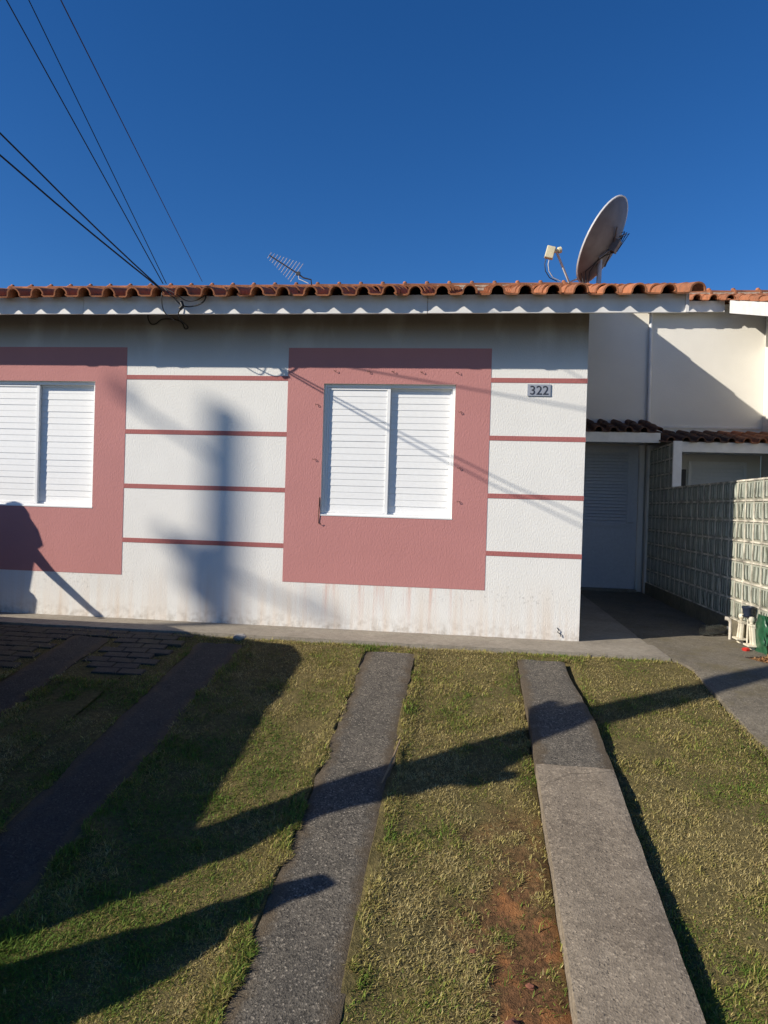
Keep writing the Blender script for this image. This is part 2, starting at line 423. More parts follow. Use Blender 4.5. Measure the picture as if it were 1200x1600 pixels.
g = MB(); g.v = list(zip(gx.ravel().tolist(), gy.ravel().tolist(), gzv.ravel().tolist()))
g.f = [(j * nx + i, j * nx + i + 1, (j + 1) * nx + i + 1, (j + 1) * nx + i) for j in range(ny - 1) for i in range(nx - 1)]
ground = struct('ground', g, 'soil', smooth=60)
at = ground.data.attributes.new('bare', 'FLOAT', 'POINT'); at.data.foreach_set('value', bare_np(gx, gy).ravel().astype(np.float32))

def slab(name, xa, xb, y0, y1, top, mat, depth=0.14, seg=0.05, jag=0.012, seed=0, rough=0.004, nxs=10):
    # xa(y), xb(y), top(x,y): a cast strip with worn edges
    n = max(2, int(abs(y1 - y0) / seg)); mb = MB(); rows = []
    for i in range(n + 1):
        y = y0 + (y1 - y0) * i / n
        a = xa(y) + jag * 2 * (float(fbm(y, seed, 7, seed)) - 0.5); b = xb(y) + jag * 2 * (float(fbm(y, seed + 5, 7, seed + 3)) - 0.5)
        row = []
        for j in range(nxs + 1):
            x = a + (b - a) * j / nxs
            yy = y
            if i in (0, n): yy += jag * 2.5 * (float(fbm(x, seed, 9, seed + 9)) - 0.5)
            edge = 0.006 if j in (0, nxs) else 0
            z = top(x, yy) + rough * 2 * (float(fbm(x, yy, 12, seed + 1)) - 0.5) - edge * (0.5 + float(fbm(x, yy, 20, 2)))
            row.append((x, yy, z))
        rows.append(row)
    w = nxs + 1
    v = [p for r in rows for p in r]
    f = [(i * w + j, i * w + j + 1, (i + 1) * w + j + 1, (i + 1) * w + j) for i in range(n) for j in range(nxs)]
    k = len(v)
    ring = [i * w for i in range(n + 1)] + [n * w + j for j in range(1, w)] + [i * w + nxs for i in range(n - 1, -1, -1)] + [j for j in range(nxs - 1, 0, -1)]
    v += [(v[i][0], v[i][1], v[i][2] - depth) for i in ring]
    m_ = len(ring)
    for q in range(m_): f.append((ring[q], ring[(q + 1) % m_], k + (q + 1) % m_, k + q))
    mb.add(v, f); return struct(name, mb, mat, smooth=40)
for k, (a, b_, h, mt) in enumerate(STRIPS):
    if mt == 'strip_pale':
        tp = lambda x, y, h=h: gz(x, y) + h * min(1, max(0.25, (-y - 0.8) / 0.9))
        rx = lambda y, b=b_: b - 0.055 * min(1, max(0, (y + 1.9) / 1.0))
        slab('driveway_strip', lambda y, a=a: a + 0.004, rx, -2.36, -0.72, lambda x, y: tp(x, y) - 0.006, 'strip_dark', 0.2, jag=0.008, seed=31 + k, rough=0.007)
        slab('driveway_strip', lambda y, a=a: a, rx, -5.6, -2.368, tp, 'strip_pale', 0.2, jag=0.005, seed=41 + k, rough=0.004)
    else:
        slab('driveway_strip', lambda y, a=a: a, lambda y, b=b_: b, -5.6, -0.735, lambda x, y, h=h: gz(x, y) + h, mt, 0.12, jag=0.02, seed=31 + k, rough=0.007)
# concrete apron round the house: in front and along its side
slab('house_apron', lambda y: -6.4, lambda y: 2.985, -0.5, 0.02, lambda x, y: 0.0, 'apron_concrete', 0.12, seg=0.1, jag=0.006, seed=3, rough=0.003, nxs=160)
slab('side_walkway', lambda y: 2.34, lambda y: 2.945, 0.022, 4.4, lambda x, y: 0.0, 'apron_concrete', 0.12, seg=0.1, jag=0.004, seed=4, rough=0.003)
def px_l(y):
    P = [(4.6, 2.953), (0.03, 2.953), (-0.52, 3.0), (-0.745, 3.094), (-1.18, 3.114), (-1.93, 3.165), (-5.6, 3.2)]
    for (ya, xa), (yb, xb) in zip(P, P[1:]):
        if yb <= y <= ya: return xa + (xb - xa) * (y - ya) / (yb - ya)
    return P[-1][1]
def px_r(y):
    P = [(4.6, 3.9), (0.25, 3.9), (-0.16, 3.9), (-0.26, 3.62), (-0.5, 3.76), (-1.2, 4.0), (-5.6, 4.1)]
    for (ya, xa), (yb, xb) in zip(P, P[1:]):
        if yb <= y <= ya: return xa + (xb - xa) * (y - ya) / (yb - ya)
    return P[-1][1]
slab('entry_path', px_l, px_r, -5.6, 4.42, lambda x, y: (gz(x, y) + 0.022) if y < G0Y else (-0.008 + 0 * y), 'path_concrete', 0.12, seg=0.06, jag=0.012, seed=12, rough=0.005, nxs=14)
# the neighbour's entry and side yard on the other side of the glass blocks
slab('neighbour_entry_path', lambda y: 4.01, lambda y: 5.55, 0.3, 4.42, lambda x, y: -0.012, 'path_concrete', 0.12, seg=0.2, seed=14)
# street behind the camera
st = MB().box(-60, 60, -13, -7.0, -1.30, -1.125); struct('street', st, 'asphalt')

# paving stones on the left: every stone its own piece
bed = MB().add([(-6, -3.4, gz(0, -3.4) - 0.002), (-1.16, -3.4, gz(0, -3.4) - 0.002), (-1.16, G0Y, -0.032), (-6, G0Y, -0.032), (-1.16, -0.49, -0.032), (-6, -0.49, -0.032)], [(0, 1, 2, 3), (3, 2, 4, 5)])
paving = struct('paving', bed, 'soil')
pv = MB().box(-0.097, 0.097, -0.047, 0.047, -0.05, 0.0); pvm = pv.mesh('paver', 'paver')
bmx = bmesh.new(); bmx.from_mesh(pvm); bmesh.ops.bevel(bmx, geom=[e for e in bmx.edges if all(v.co.z > -0.01 for v in e.verts)], offset=0.006, segments=1, affect='EDGES'); bmx.to_mesh(pvm); bmx.free()
j = 0; y = -0.555
while y > -1.45:
    edge = -1.12 - 0.09 * (-y - 0.5)
    x = -1.04 - (0.1 if j % 2 else 0.0) - 0.09 * (-y - 0.5)
    lim = 1.351 - 0.75 * (6.386 + y) - 0.25
    while x > lim:
        if not (-2.06 < x < -1.51 and y < -0.72):
            zz = gz(x, y) if y < G0Y else -0.03
            o = inst('paver', pvm, paving, (x, y, zz + 0.012 + random.uniform(-0.003, 0.003)), (math.atan(GM) * (1 if y < G0Y else 0.3) + random.uniform(-.015, .015), random.uniform(-.02, .02), random.uniform(-.02, .02)))
        x -= 0.2
    y -= 0.1; j += 1

# ------------------------------------------------------------------ roof tile (flat pan and round barrel in one piece)
PITCH = 0.2255; RM = 0.308; RA = math.atan(RM)
def tile_profile(sc=1.0, nb=9):
    pts = [(-0.118, 0.016), (-0.108, 0.004), (-0.10, 0.0), (-0.014, 0.0)]
    r = 0.0635; cx = 0.0525
    for i in range(nb):
        a = math.pi * (1 - i / (nb - 1)); pts.append((cx + r * math.cos(a) + 0.001, 0.008 + r * 1.08 * math.sin(a)))
    pts.append((0.118, 0.004))
    th = 0.013; inner = []
    for i, (px, pz) in enumerate(pts):
        a = pts[max(i - 1, 0)]; b = pts[min(i + 1, len(pts) - 1)]
        dx, dz = b[0] - a[0], b[1] - a[1]; l = math.hypot(dx, dz)
        inner.append((px + dz / l * th, pz - dx / l * th))
    return [(p * sc, q * sc) for p, q in pts], [(p * sc, q * sc) for p, q in inner]
def tile_geo(length=0.42, sc=1.0, nb=9):
    o, i = tile_profile(sc, nb); n = len(o); v = []
    for yy, s in ((0.0, 1.0), (length, 0.90)):
        for p, q in o: v.append((p * s, yy, q * s))
        for p, q in i: v.append((p * s, yy, q * s))
    f = []
    for k in range(n - 1):
        f.append((k, k + 1, 2 * n + k + 1, 2 * n + k))              # top
        f.append((n + k + 1, n + k, 3 * n + k, 3 * n + k + 1))      # underside
        f.append((n + k, n + k + 1, k + 1, k))                      # front rim
        f.append((2 * n + k, 2 * n + k + 1, 3 * n + k + 1, 3 * n + k))
    f.append((0, 2 * n, 3 * n, n)); f.append((n - 1, 2 * n - 1, 4 * n - 1, 3 * n - 1))
    return v, f
TV, TF = tile_geo(); TVL, TFL = tile_geo(nb=6)
def tile_mesh(mat, v=TV, f=TF):
    mb = MB(); mb.add(v, f); return mb.mesh('roof_tile', mat, smooth=50)
tm_new = tile_mesh('clay'); tm_old = tile_mesh('clay_old')
TILT = RA - 0.028       # each tile rests on the one below
def tile_spots(x_cols, y_start, y_end, z_at, exposure=0.36, jit=0.007):
    rows = []
    y = y_start; r = 0
    while y < y_end:
        rows.append([(x + random.uniform(-jit, jit), y + random.uniform(-jit * 1.5, jit * 1.5), z_at(y) + random.uniform(-0.002, 0.002)) for x in x_cols])
        y += exposure * math.cos(RA); r += 1
    return rows
def lay_tiles(roof, spots, me, mat, max_single):
    """spots: rows from the eave up; the first ones as single tiles, the rest joined"""
    flat = [p for r in spots for p in r]
    for p in flat[:max_single]:
        inst('roof_tile', me, roof, p, (TILT + random.uniform(-.02, .02), random.uniform(-.03, .03), random.uniform(-.03, .03)))
    rest = flat[max_single:]
    if rest:
        mb = MB(); rm = Matrix.Rotation(TILT, 3, 'X')
        base = [rm @ Vector(p) for p in TVL]
        for p in rest: mb.add([b + Vector(p) for b in base], TFL)
        o = part('upper_tile_field', mb, mat, roof, smooth=50); tag(o, kind='stuff')
Z_E = 2.923
def zroof(y): return Z_E + RM * (y + 0.45)       # underside of the lowest tile at the eave line
RIDGE_Y = 5.0
NDZ = 0.14
def zroofn(y): return zroof(y) - NDZ      # the neighbour's roof sits a little lower

# ------------------------------------------------------------------ wall with openings
def holed_wall(x0, x1, z0, z1, holes, yf, yb):
    xs = sorted({x0, x1, *[h[0] for h in holes], *[h[1] for h in holes]}); zs = sorted({z0, z1, *[h[2] for h in holes], *[h[3] for h in holes]})
    ins = lambda a, b: any(h[0] <= a < h[1] and h[2] <= b < h[3] for h in holes)
    mb = MB()
    for i in range(len(xs) - 1):
        for j in range(len(zs) - 1):
            if ins(xs[i], zs[j]): continue
            a, b, c, d = xs[i], xs[i + 1], zs[j], zs[j + 1]
            mb.add([(a, yf, c), (b, yf, c), (b, yf, d), (a, yf, d)], [(0, 1, 2, 3)])
            mb.add([(a, yb, c), (b, yb, c), (b, yb, d), (a, yb, d)], [(3, 2, 1, 0)])
    def q(p, r): mb.add([(p[0], yf, p[1]), (r[0], yf, r[1]), (r[0], yb, r[1]), (p[0], yb, p[1])], [(0, 1, 2, 3)])
    for h in list(holes) + [(x0, x1, z0, z1)]:
        q((h[0], h[2]), (h[1], h[2])); q((h[1], h[2]), (h[1], h[3])); q((h[1], h[3]), (h[0], h[3])); q((h[0], h[3]), (h[0], h[2]))
    return mb
def wall_part(name, mb, mat, parent):
    off = OFF[parent.name]; me = bpy.data.meshes.new(name)
    me.from_pydata([(p[0] - off[0], p[1] - off[1], p[2] - off[2]) for p in mb.v], [], mb.f); me.materials.append(M[mat])
    bm = bmesh.new(); bm.from_mesh(me); bmesh.ops.remove_doubles(bm, verts=bm.verts, dist=1e-5); bmesh.ops.recalc_face_normals(bm, faces=bm.faces); bm.to_mesh(me); bm.free()
    return link(name, me, parent)

# ------------------------------------------------------------------ house number 322
house = thing('row_house', 'white rendered house with pink window surrounds, clay tile roof and number 322', 'house', (0, 0, 0))
WZ0, WZ1 = 1.0344, 2.2427
holes = [(0.0, 1.2, WZ0, WZ1), (-3.418, -2.218, WZ0, WZ1)]
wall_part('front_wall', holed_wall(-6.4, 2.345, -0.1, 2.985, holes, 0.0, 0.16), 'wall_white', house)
part('side_wall', MB().prism([(0.163, -0.1), (4.4, -0.1), (4.4, zroof(4.4) - 0.04), (0.163, zroof(0.163) - 0.04)], 'x', 2.195, 2.345), 'wall_white', house)
part('wing_wall', MB().prism([(2.348, -0.1), (3.90, -0.1), (3.90, 4.33), (2.348, 4.33)], 'y', 4.4, 4.55), 'wall_cream', house)
part('wing_wall_trim', MB().box(2.40, 3.86, 4.385, 4.398, 2.44, 2.475), 'white_board', house)
# pink surrounds and bands, a coat of paint on the render
def surround(x0, x1, hx0, hx1):
    mb = holed_wall(x0, x1, 0.4129, 2.5669, [(hx0, hx1, WZ0 - 0.0001, WZ1 + 0.0001)], -0.0025, 0.001)
    return wall_part('painted_surround', mb, 'wall_pink', house)
surround(-0.3386, 1.5116, 0.0, 1.2); surround(-3.73, -1.9047, -3.418, -2.218)
for zc in (2.2856, 1.7717, 1.2571, 0.7445):
    for x0, x1 in ((-1.9047, -0.3386), (1.5116, 2.3475), (-6.4, -3.73)):
        part('painted_band', MB().box(x0, x1, -0.0028, 0.001, zc - 0.021, zc + 0.021), 'band_pink', house)

# sliding shutter windows
slat = MB().add(*(lambda w: ([(0, -0.0018, -0.0284), (w, -0.0018, -0.0284), (w, 0.0012, 0.0284), (0, 0.0012, 0.0284), (0, 0.005, -0.029), (w, 0.005, -0.029), (w, 0.008, 0.029), (0, 0.008, 0.029)],
    [(0, 1, 2, 3), (5, 4, 7, 6), (0, 4, 5, 1), (3, 2, 6, 7), (0, 3, 7, 4), (1, 5, 6, 2)]))(0.536)).mesh('slat', 'white_metal')
def shutter_window(x0):
    x1 = x0 + 1.2; z0, z1 = WZ0, WZ1
    f = MB()
    fw_ = 0.026
    f.box(x0 + .001, x0 + fw_, 0.028, 0.13, z0 + .001, z1 - .001); f.box(x1 - fw_, x1 - .001, 0.028, 0.13, z0 + .001, z1 - .001)
    f.box(x0 + fw_, x1 - fw_, 0.028, 0.13, z1 - 0.032, z1 - .001); f.box(x0 + fw_, x1 - fw_, 0.026, 0.13, z0 + .001, z0 + 0.026)
    win = part('window', f, 'white_metal', house, bevel=0.002)
    sill = part('sill', MB().box(x0 - 0.004, x1 + 0.004, -0.006, 0.0275, z0 - 0.0005, z0 + 0.011), 'white_metal', win)
    a, b, c = x0 + fw_ + .001, x0 + 0.6, x1 - fw_ - .001
    zA, zB = z0 + 0.027, z1 - 0.033
    for k, (l, r, yy) in enumerate(((a, b + 0.012, 0.034), (b - 0.012, c, 0.066))):
        p = MB(); sw = 0.018
        p.box(l, l + sw, yy, yy + .026, zA, zB); p.box(r - (0.030 if k == 0 else sw), r, yy, yy + .026, zA, zB)
        p.box(l + sw, r - sw - .012 * (1 - k), yy, yy + .026, zB - 0.018, zB); p.box(l + sw, r - sw - .012 * (1 - k), yy, yy + .026, zA, zA + 0.018)
        part('shutter_frame', p, 'white_metal', win, bevel=0.002)
        part('shutter_backing', MB().box(l + sw, r - sw, yy + .027, yy + .03, zA, zB), 'white_metal', win)
        n = 19; h = (zB - zA - 0.036) / n
        for i in range(n):
            o = inst('slat', slat, win, (l + sw + 0.001, yy + 0.008 + random.uniform(-.001, .001), zA + 0.018 + (i + .5) * h), (0, 0, 0))
            o.scale = ((r - l - 2 * sw - .012 * (1 - k) - .002) / 0.536, 1, h * 1.0 / 0.058)
shutter_window(0.0); shutter_window(-3.418)
# little rusty hooks round the right window
for hx, hz in ((0.09, 2.36), (0.42, 2.355), (0.62, 2.357), (0.88, 2.355), (1.2, 2.352), (1.255, 2.0), (1.26, 1.5), (1.265, 1.2), (-0.05, 2.05), (-0.06, 1.55)):
    s = random.choice((-1, 1)); mb = MB().tube([(hx, 0.0, hz), (hx, -0.014, hz), (hx + 0.008 * s, -0.022, hz - 0.004), (hx + 0.02 * s, -0.02, hz - 0.008), (hx + 0.022 * s, -0.016, hz + 0.006)], 0.0024, 5)
    part('hook', mb, 'hook_rust', house)
part('wire_stay', MB().tube([(-0.012, -0.004, 1.2), (-0.014, -0.012, 1.05), (-0.016, -0.008, 0.965), (0.0, -0.02, 0.955), (0.012, -0.02, 0.965)], 0.0035, 5), 'hook_rust', house)
part('wire_stay', MB().tube([(2.155, -0.003, 0.11), (2.17, -0.012, 0.09), (2.155, -0.016, 0.075), (2.18, -0.014, 0.06), (2.19, -0.01, 0.035)], 0.004, 5), 'bar_dark', house)

# number plate
plate = part('number_plate', MB().box(1.832, 2.032, -0.009, -0.003, 2.148, 2.252), 'plate_grey', house)
for k, ch in enumerate('322'):
    cu = bpy.data.curves.new('digit', 'FONT'); cu.body = ch; cu.size = 0.112; cu.extrude = 0.0012; cu.align_x = 'CENTER'
    ob = bpy.data.objects.new('digit_tmp', cu); COL.objects.link(ob)
    dg = bpy.context.evaluated_depsgraph_get(); me = bpy.data.meshes.new_from_object(ob.evaluated_get(dg)); bpy.data.objects.remove(ob)
    me.materials.clear(); me.materials.append(M['digit_dark'])
    inst('digit', me, plate, (1.876 + 0.0565 * k, -0.0105, 2.161), (R(90), 0, 0))

# roof
cols = [3.108 - 0.0525 - 0.0 - i * PITCH for i in range(41)]
roof = part('roof', MB().prism([(-0.335, zroof(-0.335) - 0.05), (4.3, zroof(4.3) - 0.05), (RIDGE_Y, zroof(RIDGE_Y) - 0.05), (RIDGE_Y, zroof(RIDGE_Y) - 0.02), (-0.335, zroof(-0.335) - 0.02)], 'x', -6.3, 3.04), 'dark_wood', house)
rowsT = tile_spots(cols, -0.475, RIDGE_Y - 0.05, zroof)
lay_tiles(roof, rowsT, tm_new, 'clay', 205)
part('roof_rear_slope', MB().prism([(RIDGE_Y, zroof(RIDGE_Y)), (10.2, zroof(-0.2)), (10.2, zroof(-0.2) - 0.05), (RIDGE_Y, zroof(RIDGE_Y) - 0.05)], 'x', -6.3, 3.04), 'clay', house)
# wing roof beside the notch, cut back over the entry
wcols = [cols[0] + PITCH * (i + 1) for i in range(2)]
roofw = part('wing_roof', MB().prism([(4.3, zroof(4.3) - 0.05), (RIDGE_Y, zroof(RIDGE_Y) - 0.05), (RIDGE_Y, zroof(RIDGE_Y) - 0.02), (4.3, zroof(4.3) - 0.02)], 'x', 3.043, 3.88), 'dark_wood', house)
lay_tiles(roofw, tile_spots(wcols, 4.2, RIDGE_Y - 0.05, zroof), tm_new, 'clay', 30)
# ridge caps
def ridge_cap(mat='clay'):
    n = 9; v = []; f = []
    for k, (yy, s) in enumerate(((0.0, 1.12), (0.03, 1.12), (0.045, 1.0), (0.40, 0.93))):
        for r in (0.105, 0.09):
            for i in range(n):
                a = math.pi * i / (n - 1); v.append((yy, math.cos(a) * r * s * 1.15, math.sin(a) * r * s - 0.02))
    for k in range(3):
        for i in range(n - 1):
            a = k * 2 * n + i; b = (k + 1) * 2 * n + i
            f += [(a, a + 1, b + 1, b), (a + n, b + n, b + n + 1, a + n + 1)]
    f += [(i, n + i, n + i + 1, i + 1) for i in range(n - 1)] + [(6 * n + i, 6 * n + i + 1, 7 * n + i + 1, 7 * n + i) for i in range(n - 1)]
    return MB().add(v, f).mesh('ridge_cap', mat, smooth=45)
rc = ridge_cap(); rc_knob = MB().lathe([(0.0, 0.0), (0.028, 0.004), (0.034, 0.02), (0.026, 0.042), (0.0, 0.05)], 8).mesh('ridge_knob', 'clay', smooth=60)
def ridge(parent, x0, x1, dz=0.0):
    x = x1
    while x > x0:
        o = inst('ridge_cap', rc, parent, (x - 0.40, RIDGE_Y, zroof(RIDGE_Y) + 0.035 - dz), (0, random.uniform(-.01, .01), 0))
        inst('ridge_knob', rc_knob, parent, (x - 0.385, RIDGE_Y, zroof(RIDGE_Y) + 0.108 - dz))
        x -= 0.357
ridge(roof, -6.2, 3.1)
part('ridge_mortar', MB().box(-6.2, 3.05, RIDGE_Y - 0.115, RIDGE_Y + 0.115, zroof(RIDGE_Y) - 0.03, zroof(RIDGE_Y) + 0.055), 'mortar', roof)
# boards
for fa, fb, dz in ((-6.35, -2.152, 0.002), (-2.148, 0.948, -0.001), (0.952, 3.075, 0.001)):
    part('fascia_board', MB().box(fa, fb, -0.365 + dz, -0.34, 2.783 + dz, 2.939), 'white_board', house, bevel=0.002)
vb = MB().prism([(-0.379, zroof(-0.379) - 0.16), (4.15, zroof(4.15) - 0.14), (4.15, zroof(4.15) - 0.012), (-0.379, zroof(-0.379) - 0.012)], 'x', 3.045, 3.07)
part('verge_board', vb, 'white_board', house)
for yy in (0.08, 1.5, 3.0):
    part('purlin', MB().box(2.2, 3.04, yy - 0.03, yy + 0.03, zroof(yy) - 0.175, zroof(yy) - 0.055), 'dark_wood', house)
# wing eave: a shallow one, then a deeper one
part('wing_fascia', MB().box(3.075, 3.638, 4.30, 4.322, 4.20, 4.36), 'white_board', house)
part('downpipe', MB().tube([(3.915, 4.37, 2.35), (3.90, 4.37, 4.2)], 0.026, 10), 'white_paint', house, smooth=50)

# entry canopy over the door
can = MB().prism([(3.42, 2.205), (4.39, 2.42), (4.39, 2.44), (3.42, 2.225)], 'x', 2.36, 3.80)
canopy = part('door_canopy', can, 'dark_wood', house)
for r_, yy in enumerate((3.38, 3.715, 4.05)):
    for i in range(8):
        inst('roof_tile', tm_old, canopy, (3.78 - i * 0.196, yy + random.uniform(-.01, .01), 2.226 + 0.235 * (yy - 3.38) + random.uniform(-.003, .003)), (0.215, random.uniform(-.02, .02), random.uniform(-.02, .02))).scale = (0.87, 0.87, 0.87)
part('canopy_fascia', MB().box(2.36, 3.845, 3.405, 3.43, 2.085, 2.218), 'white_board', house)
part('canopy_soffit', MB().box(2.36, 3.83, 3.432, 4.39, 2.15, 2.17), 'white_paint', house)
# door with a louvred upper half
door = part('door', MB().box(2.75, 3.79, 4.36, 4.397, 0.012, 2.12), 'door_paint', house)
lv = MB(); lv.box(2.83, 2.87, 4.335, 4.359, 0.94, 2.07); lv.box(3.645, 3.685, 4.335, 4.359, 0.94, 2.07); lv.box(2.87, 3.645, 4.335, 4.359, 2.03, 2.07); lv.box(2.87, 3.645, 4.335, 4.359, 0.94, 0.975)
part('louvre_frame', lv, 'door_paint', door)
sl2 = MB().box(0, 0.773, -0.004, 0.004, -0.026, 0.026).mesh('louvre', 'door_paint')
for i in range(22):
    inst('louvre', sl2, door, (2.871, 4.347, 1.0 + i * 0.048), (R(-28), 0, 0))
part('door_handle', MB().tube([(3.735, 4.36, 1.0), (3.735, 4.32, 1.0), (3.66, 4.315, 1.0)], 0.009, 6), 'galvanised', door)
part('door_jamb', MB().box(3.793, 3.86, 4.30, 4.397, 0.0, 2.145), 'wall_white', house)
part('door_threshold', MB().box(2.72, 3.79, 4.22, 4.355, -0.005, 0.03), 'apron_concrete', house)

# ------------------------------------------------------------------ neighbouring house on the right
nb = thing('row_house', 'cream house on the right, recessed wall and bright bargeboard behind the glass block wall', 'house', (5.5, 4.4, 0))
part('recessed_wall', MB().prism([(3.903, -0.1), (5.50, -0.1), (5.50, 4.2), (3.903, 4.2)], 'y', 4.4, 4.55), 'wall_cream', nb)
part('wall_trim', MB().box(3.96, 5.49, 4.385, 4.398, 2.40, 2.43), 'white_board', nb)
part('side_wall', MB().prism([(0.0, -0.1), (4.397, -0.1), (4.397, zroofn(4.397) - 0.04), (0.0, zroofn(0) - 0.04)], 'x', 5.50, 5.65), 'wall_cream', nb)
part('front_wall', MB().box(5.653, 12.0, 0.0, 0.15, -0.1, 2.84), 'wall_cream', nb)
ncols = [cols[0] + PITCH * (i + 3) for i in range(7)]
rf1 = part('recessed_roof', MB().prism([(4.23, zroofn(4.23) - 0.05), (RIDGE_Y, zroofn(RIDGE_Y) - 0.05), (RIDGE_Y, zroofn(RIDGE_Y) - 0.02), (4.23, zroofn(4.23) - 0.02)], 'x', 3.883, 4.86), 'dark_wood', nb)
lay_tiles(rf1, tile_spots([c for c in ncols if c < 4.95], 4.10, RIDGE_Y - 0.05, zroofn), tm_new, 'clay', 30)
part('recessed_fascia', MB().box(3.641, 4.875, 4.225, 4.25, 4.045, zroofn(4.195) - 0.013), 'white_board', nb)
NV = 4.88      # verge of the neighbour's front roof
mcols = [NV + 0.10 + PITCH * i for i in range(20)]
rf2 = part('roof', MB().prism([(-0.37, zroofn(-0.37) - 0.05), (RIDGE_Y, zroofn(RIDGE_Y) - 0.05), (RIDGE_Y, zroofn(RIDGE_Y) - 0.02), (-0.37, zroofn(-0.37) - 0.02)], 'x', NV + 0.02, 9.4), 'dark_wood', nb)
sp = tile_spots(mcols, -0.49, RIDGE_Y - 0.05, zroofn)
vis = [[p for p in r if p[0] < NV + 0.6 and p[1] > 1.3] for r in sp]; hid = [[p for p in r if not (p[0] < NV + 0.6 and p[1] > 1.3)] for r in sp]
lay_tiles(rf2, vis, tm_new, 'clay', 300); lay_tiles(rf2, hid, tm_new, 'clay', 0)
part('bargeboard', MB().prism([(-0.37, zroofn(-0.37) - 0.16), (4.02, zroofn(4.02) - 0.19), (4.02, zroofn(4.02) - 0.012), (-0.37, zroofn(-0.37) - 0.012)], 'x', NV - 0.006, NV + 0.018), 'white_board', nb)
part('fascia_board', MB().box(NV, 9.4, -0.405, -0.38, 2.64, 2.78), 'white_board', nb)
ridge(rf2, 3.3, 9.2, NDZ)
part('ridge_mortar', MB().box(3.12, 9.2, RIDGE_Y - 0.115, RIDGE_Y + 0.115, zroofn(RIDGE_Y) - 0.03, zroofn(RIDGE_Y) + 0.055), 'mortar', rf2)
part('roof_rear_slope', MB().prism([(RIDGE_Y, zroofn(RIDGE_Y)), (10.2, zroofn(-0.2)), (10.2, zroofn(-0.2) - 0.05), (RIDGE_Y, zroofn(RIDGE_Y) - 0.05)], 'x', 3.043, 9.4), 'clay', nb)
# neighbour's canopy
c2 = part('entry_canopy', MB().prism([(3.42, 2.095), (4.38, 2.29), (4.38, 2.31), (3.42, 2.115)], 'x', 3.93, 5.49), 'dark_wood', nb)
for r_, yy in enumerate((3.36, 3.70, 4.04)):
    for i in range(9):
        o = inst('roof_tile', tm_old if i < 5 + r_ * 0 else tm_new, c2, (3.93 + i * 0.19, yy + random.uniform(-.012, .012), 2.109 + 0.21 * (yy - 3.38) + random.uniform(-.003, .003)), (0.19, random.uniform(-.02, .02), random.uniform(-.02, .02)))
        o.scale = (0.85, 0.85, 0.85)
part('canopy_fascia', MB().box(4.06, 5.49, 3.405, 3.43, 1.972, 2.105), 'white_board', nb)
part('canopy_soffit', MB().box(3.99, 5.49, 3.432, 4.38, 2.02, 2.04), 'white_paint', nb)
# neighbour's blind window and dark grille
nw = MB(); nw.box(4.50, 5.30, 4.37, 4.399, 1.02, 1.06); nw.box(4.50, 5.30, 4.37, 4.399, 1.88, 1.92); nw.box(4.50, 4.54, 4.37, 4.399, 1.06, 1.88); nw.box(5.26, 5.30, 4.37, 4.399, 1.06, 1.88)
w2 = part('window', nw, 'white_metal', nb)
part('shutter_backing', MB().box(4.54, 5.26, 4.39, 4.398, 1.06, 1.88), 'white_metal', w2)
s3 = MB().box(0, 0.718, -0.004, 0.004, -0.028, 0.028).mesh('slat', 'white_metal')
for i in range(15): inst('slat', s3, w2, (4.541, 4.38, 1.09 + i * 0.054), (R(-20), 0, 0))
part('dark_opening', MB().box(4.30, 4.47, 4.38, 4.399, 1.2, 1.80), 'bar_dark', nb)

# ------------------------------------------------------------------ glass block partition wall
GX = 3.95; BH, BW = 0.190, 0.2; GZ0 = 0.150; GY1 = 4.2
gw = thing('glass_block_wall', 'partition wall of wavy glass blocks on a low concrete curb beside the entry path', 'wall', (GX, 2.0, 0))
part('curb', MB().box(GX - 0.05, GX + 0.05, -0.65, 4.36, -0.1, GZ0 - 0.004), 'curb_concrete', gw)
def block_geo():
    a, b, t = BW / 2 - 0.0085, BH / 2 - 0.0085, 0.037
    i = 0.016
    v = []
    for sx in (-1, 1):
        v += [(sx * (t - 0.012), -a, -b), (sx * (t - 0.012), a, -b), (sx * (t - 0.012), a, b), (sx * (t - 0.012), -a, b)]
        v += [(sx * t, -a + i, -b + i), (sx * t, a - i, -b + i), (sx * t, a - i, b - i), (sx * t, -a + i, b - i)]
    f = []
    for o in (0, 8):
        f.append((o + 4, o + 5, o + 6, o + 7))
        for k in range(4): f.append((o + k, o + (k + 1) % 4, o + 4 + (k + 1) % 4, o + 4 + k))
    for k in range(4): f.append((k, (k + 1) % 4, 8 + (k + 1) % 4, 8 + k))
    return MB().add(v, f).mesh('glass_block', 'glass_block')
gbm = block_geo()
ncol = 24; nrow = 7; UP = 6
mt_ = MB()
for r_ in range(10):
    for c_ in range(ncol):
        if r_ >= nrow and c_ >= UP: continue
        yc = GY1 - (c_ + 0.5) * BW; zc = GZ0 + (r_ + 0.5) * BH
        inst('glass_block', gbm, gw, (GX + random.uniform(-.002, .002), yc, zc), (R(180) * random.randint(0, 1), 0, 0))
for r_ in range(11):
    y0 = GY1 - (ncol if r_ <= nrow else UP) * BW
    part('bed_joint', MB().box(GX - 0.039, GX + 0.039, y0 - 0.004, GY1, GZ0 + r_ * BH - 0.008, GZ0 + r_ * BH + 0.008), 'joint_mortar', gw)
for c_ in range(ncol + 1):
    z1 = GZ0 + (10 if c_ <= UP else nrow) * BH
    part('upright_joint', MB().box(GX - 0.0355, GX + 0.0355, GY1 - c_ * BW - 0.0078, GY1 - c_ * BW + 0.0078, GZ0, z1), 'joint_mortar', gw)
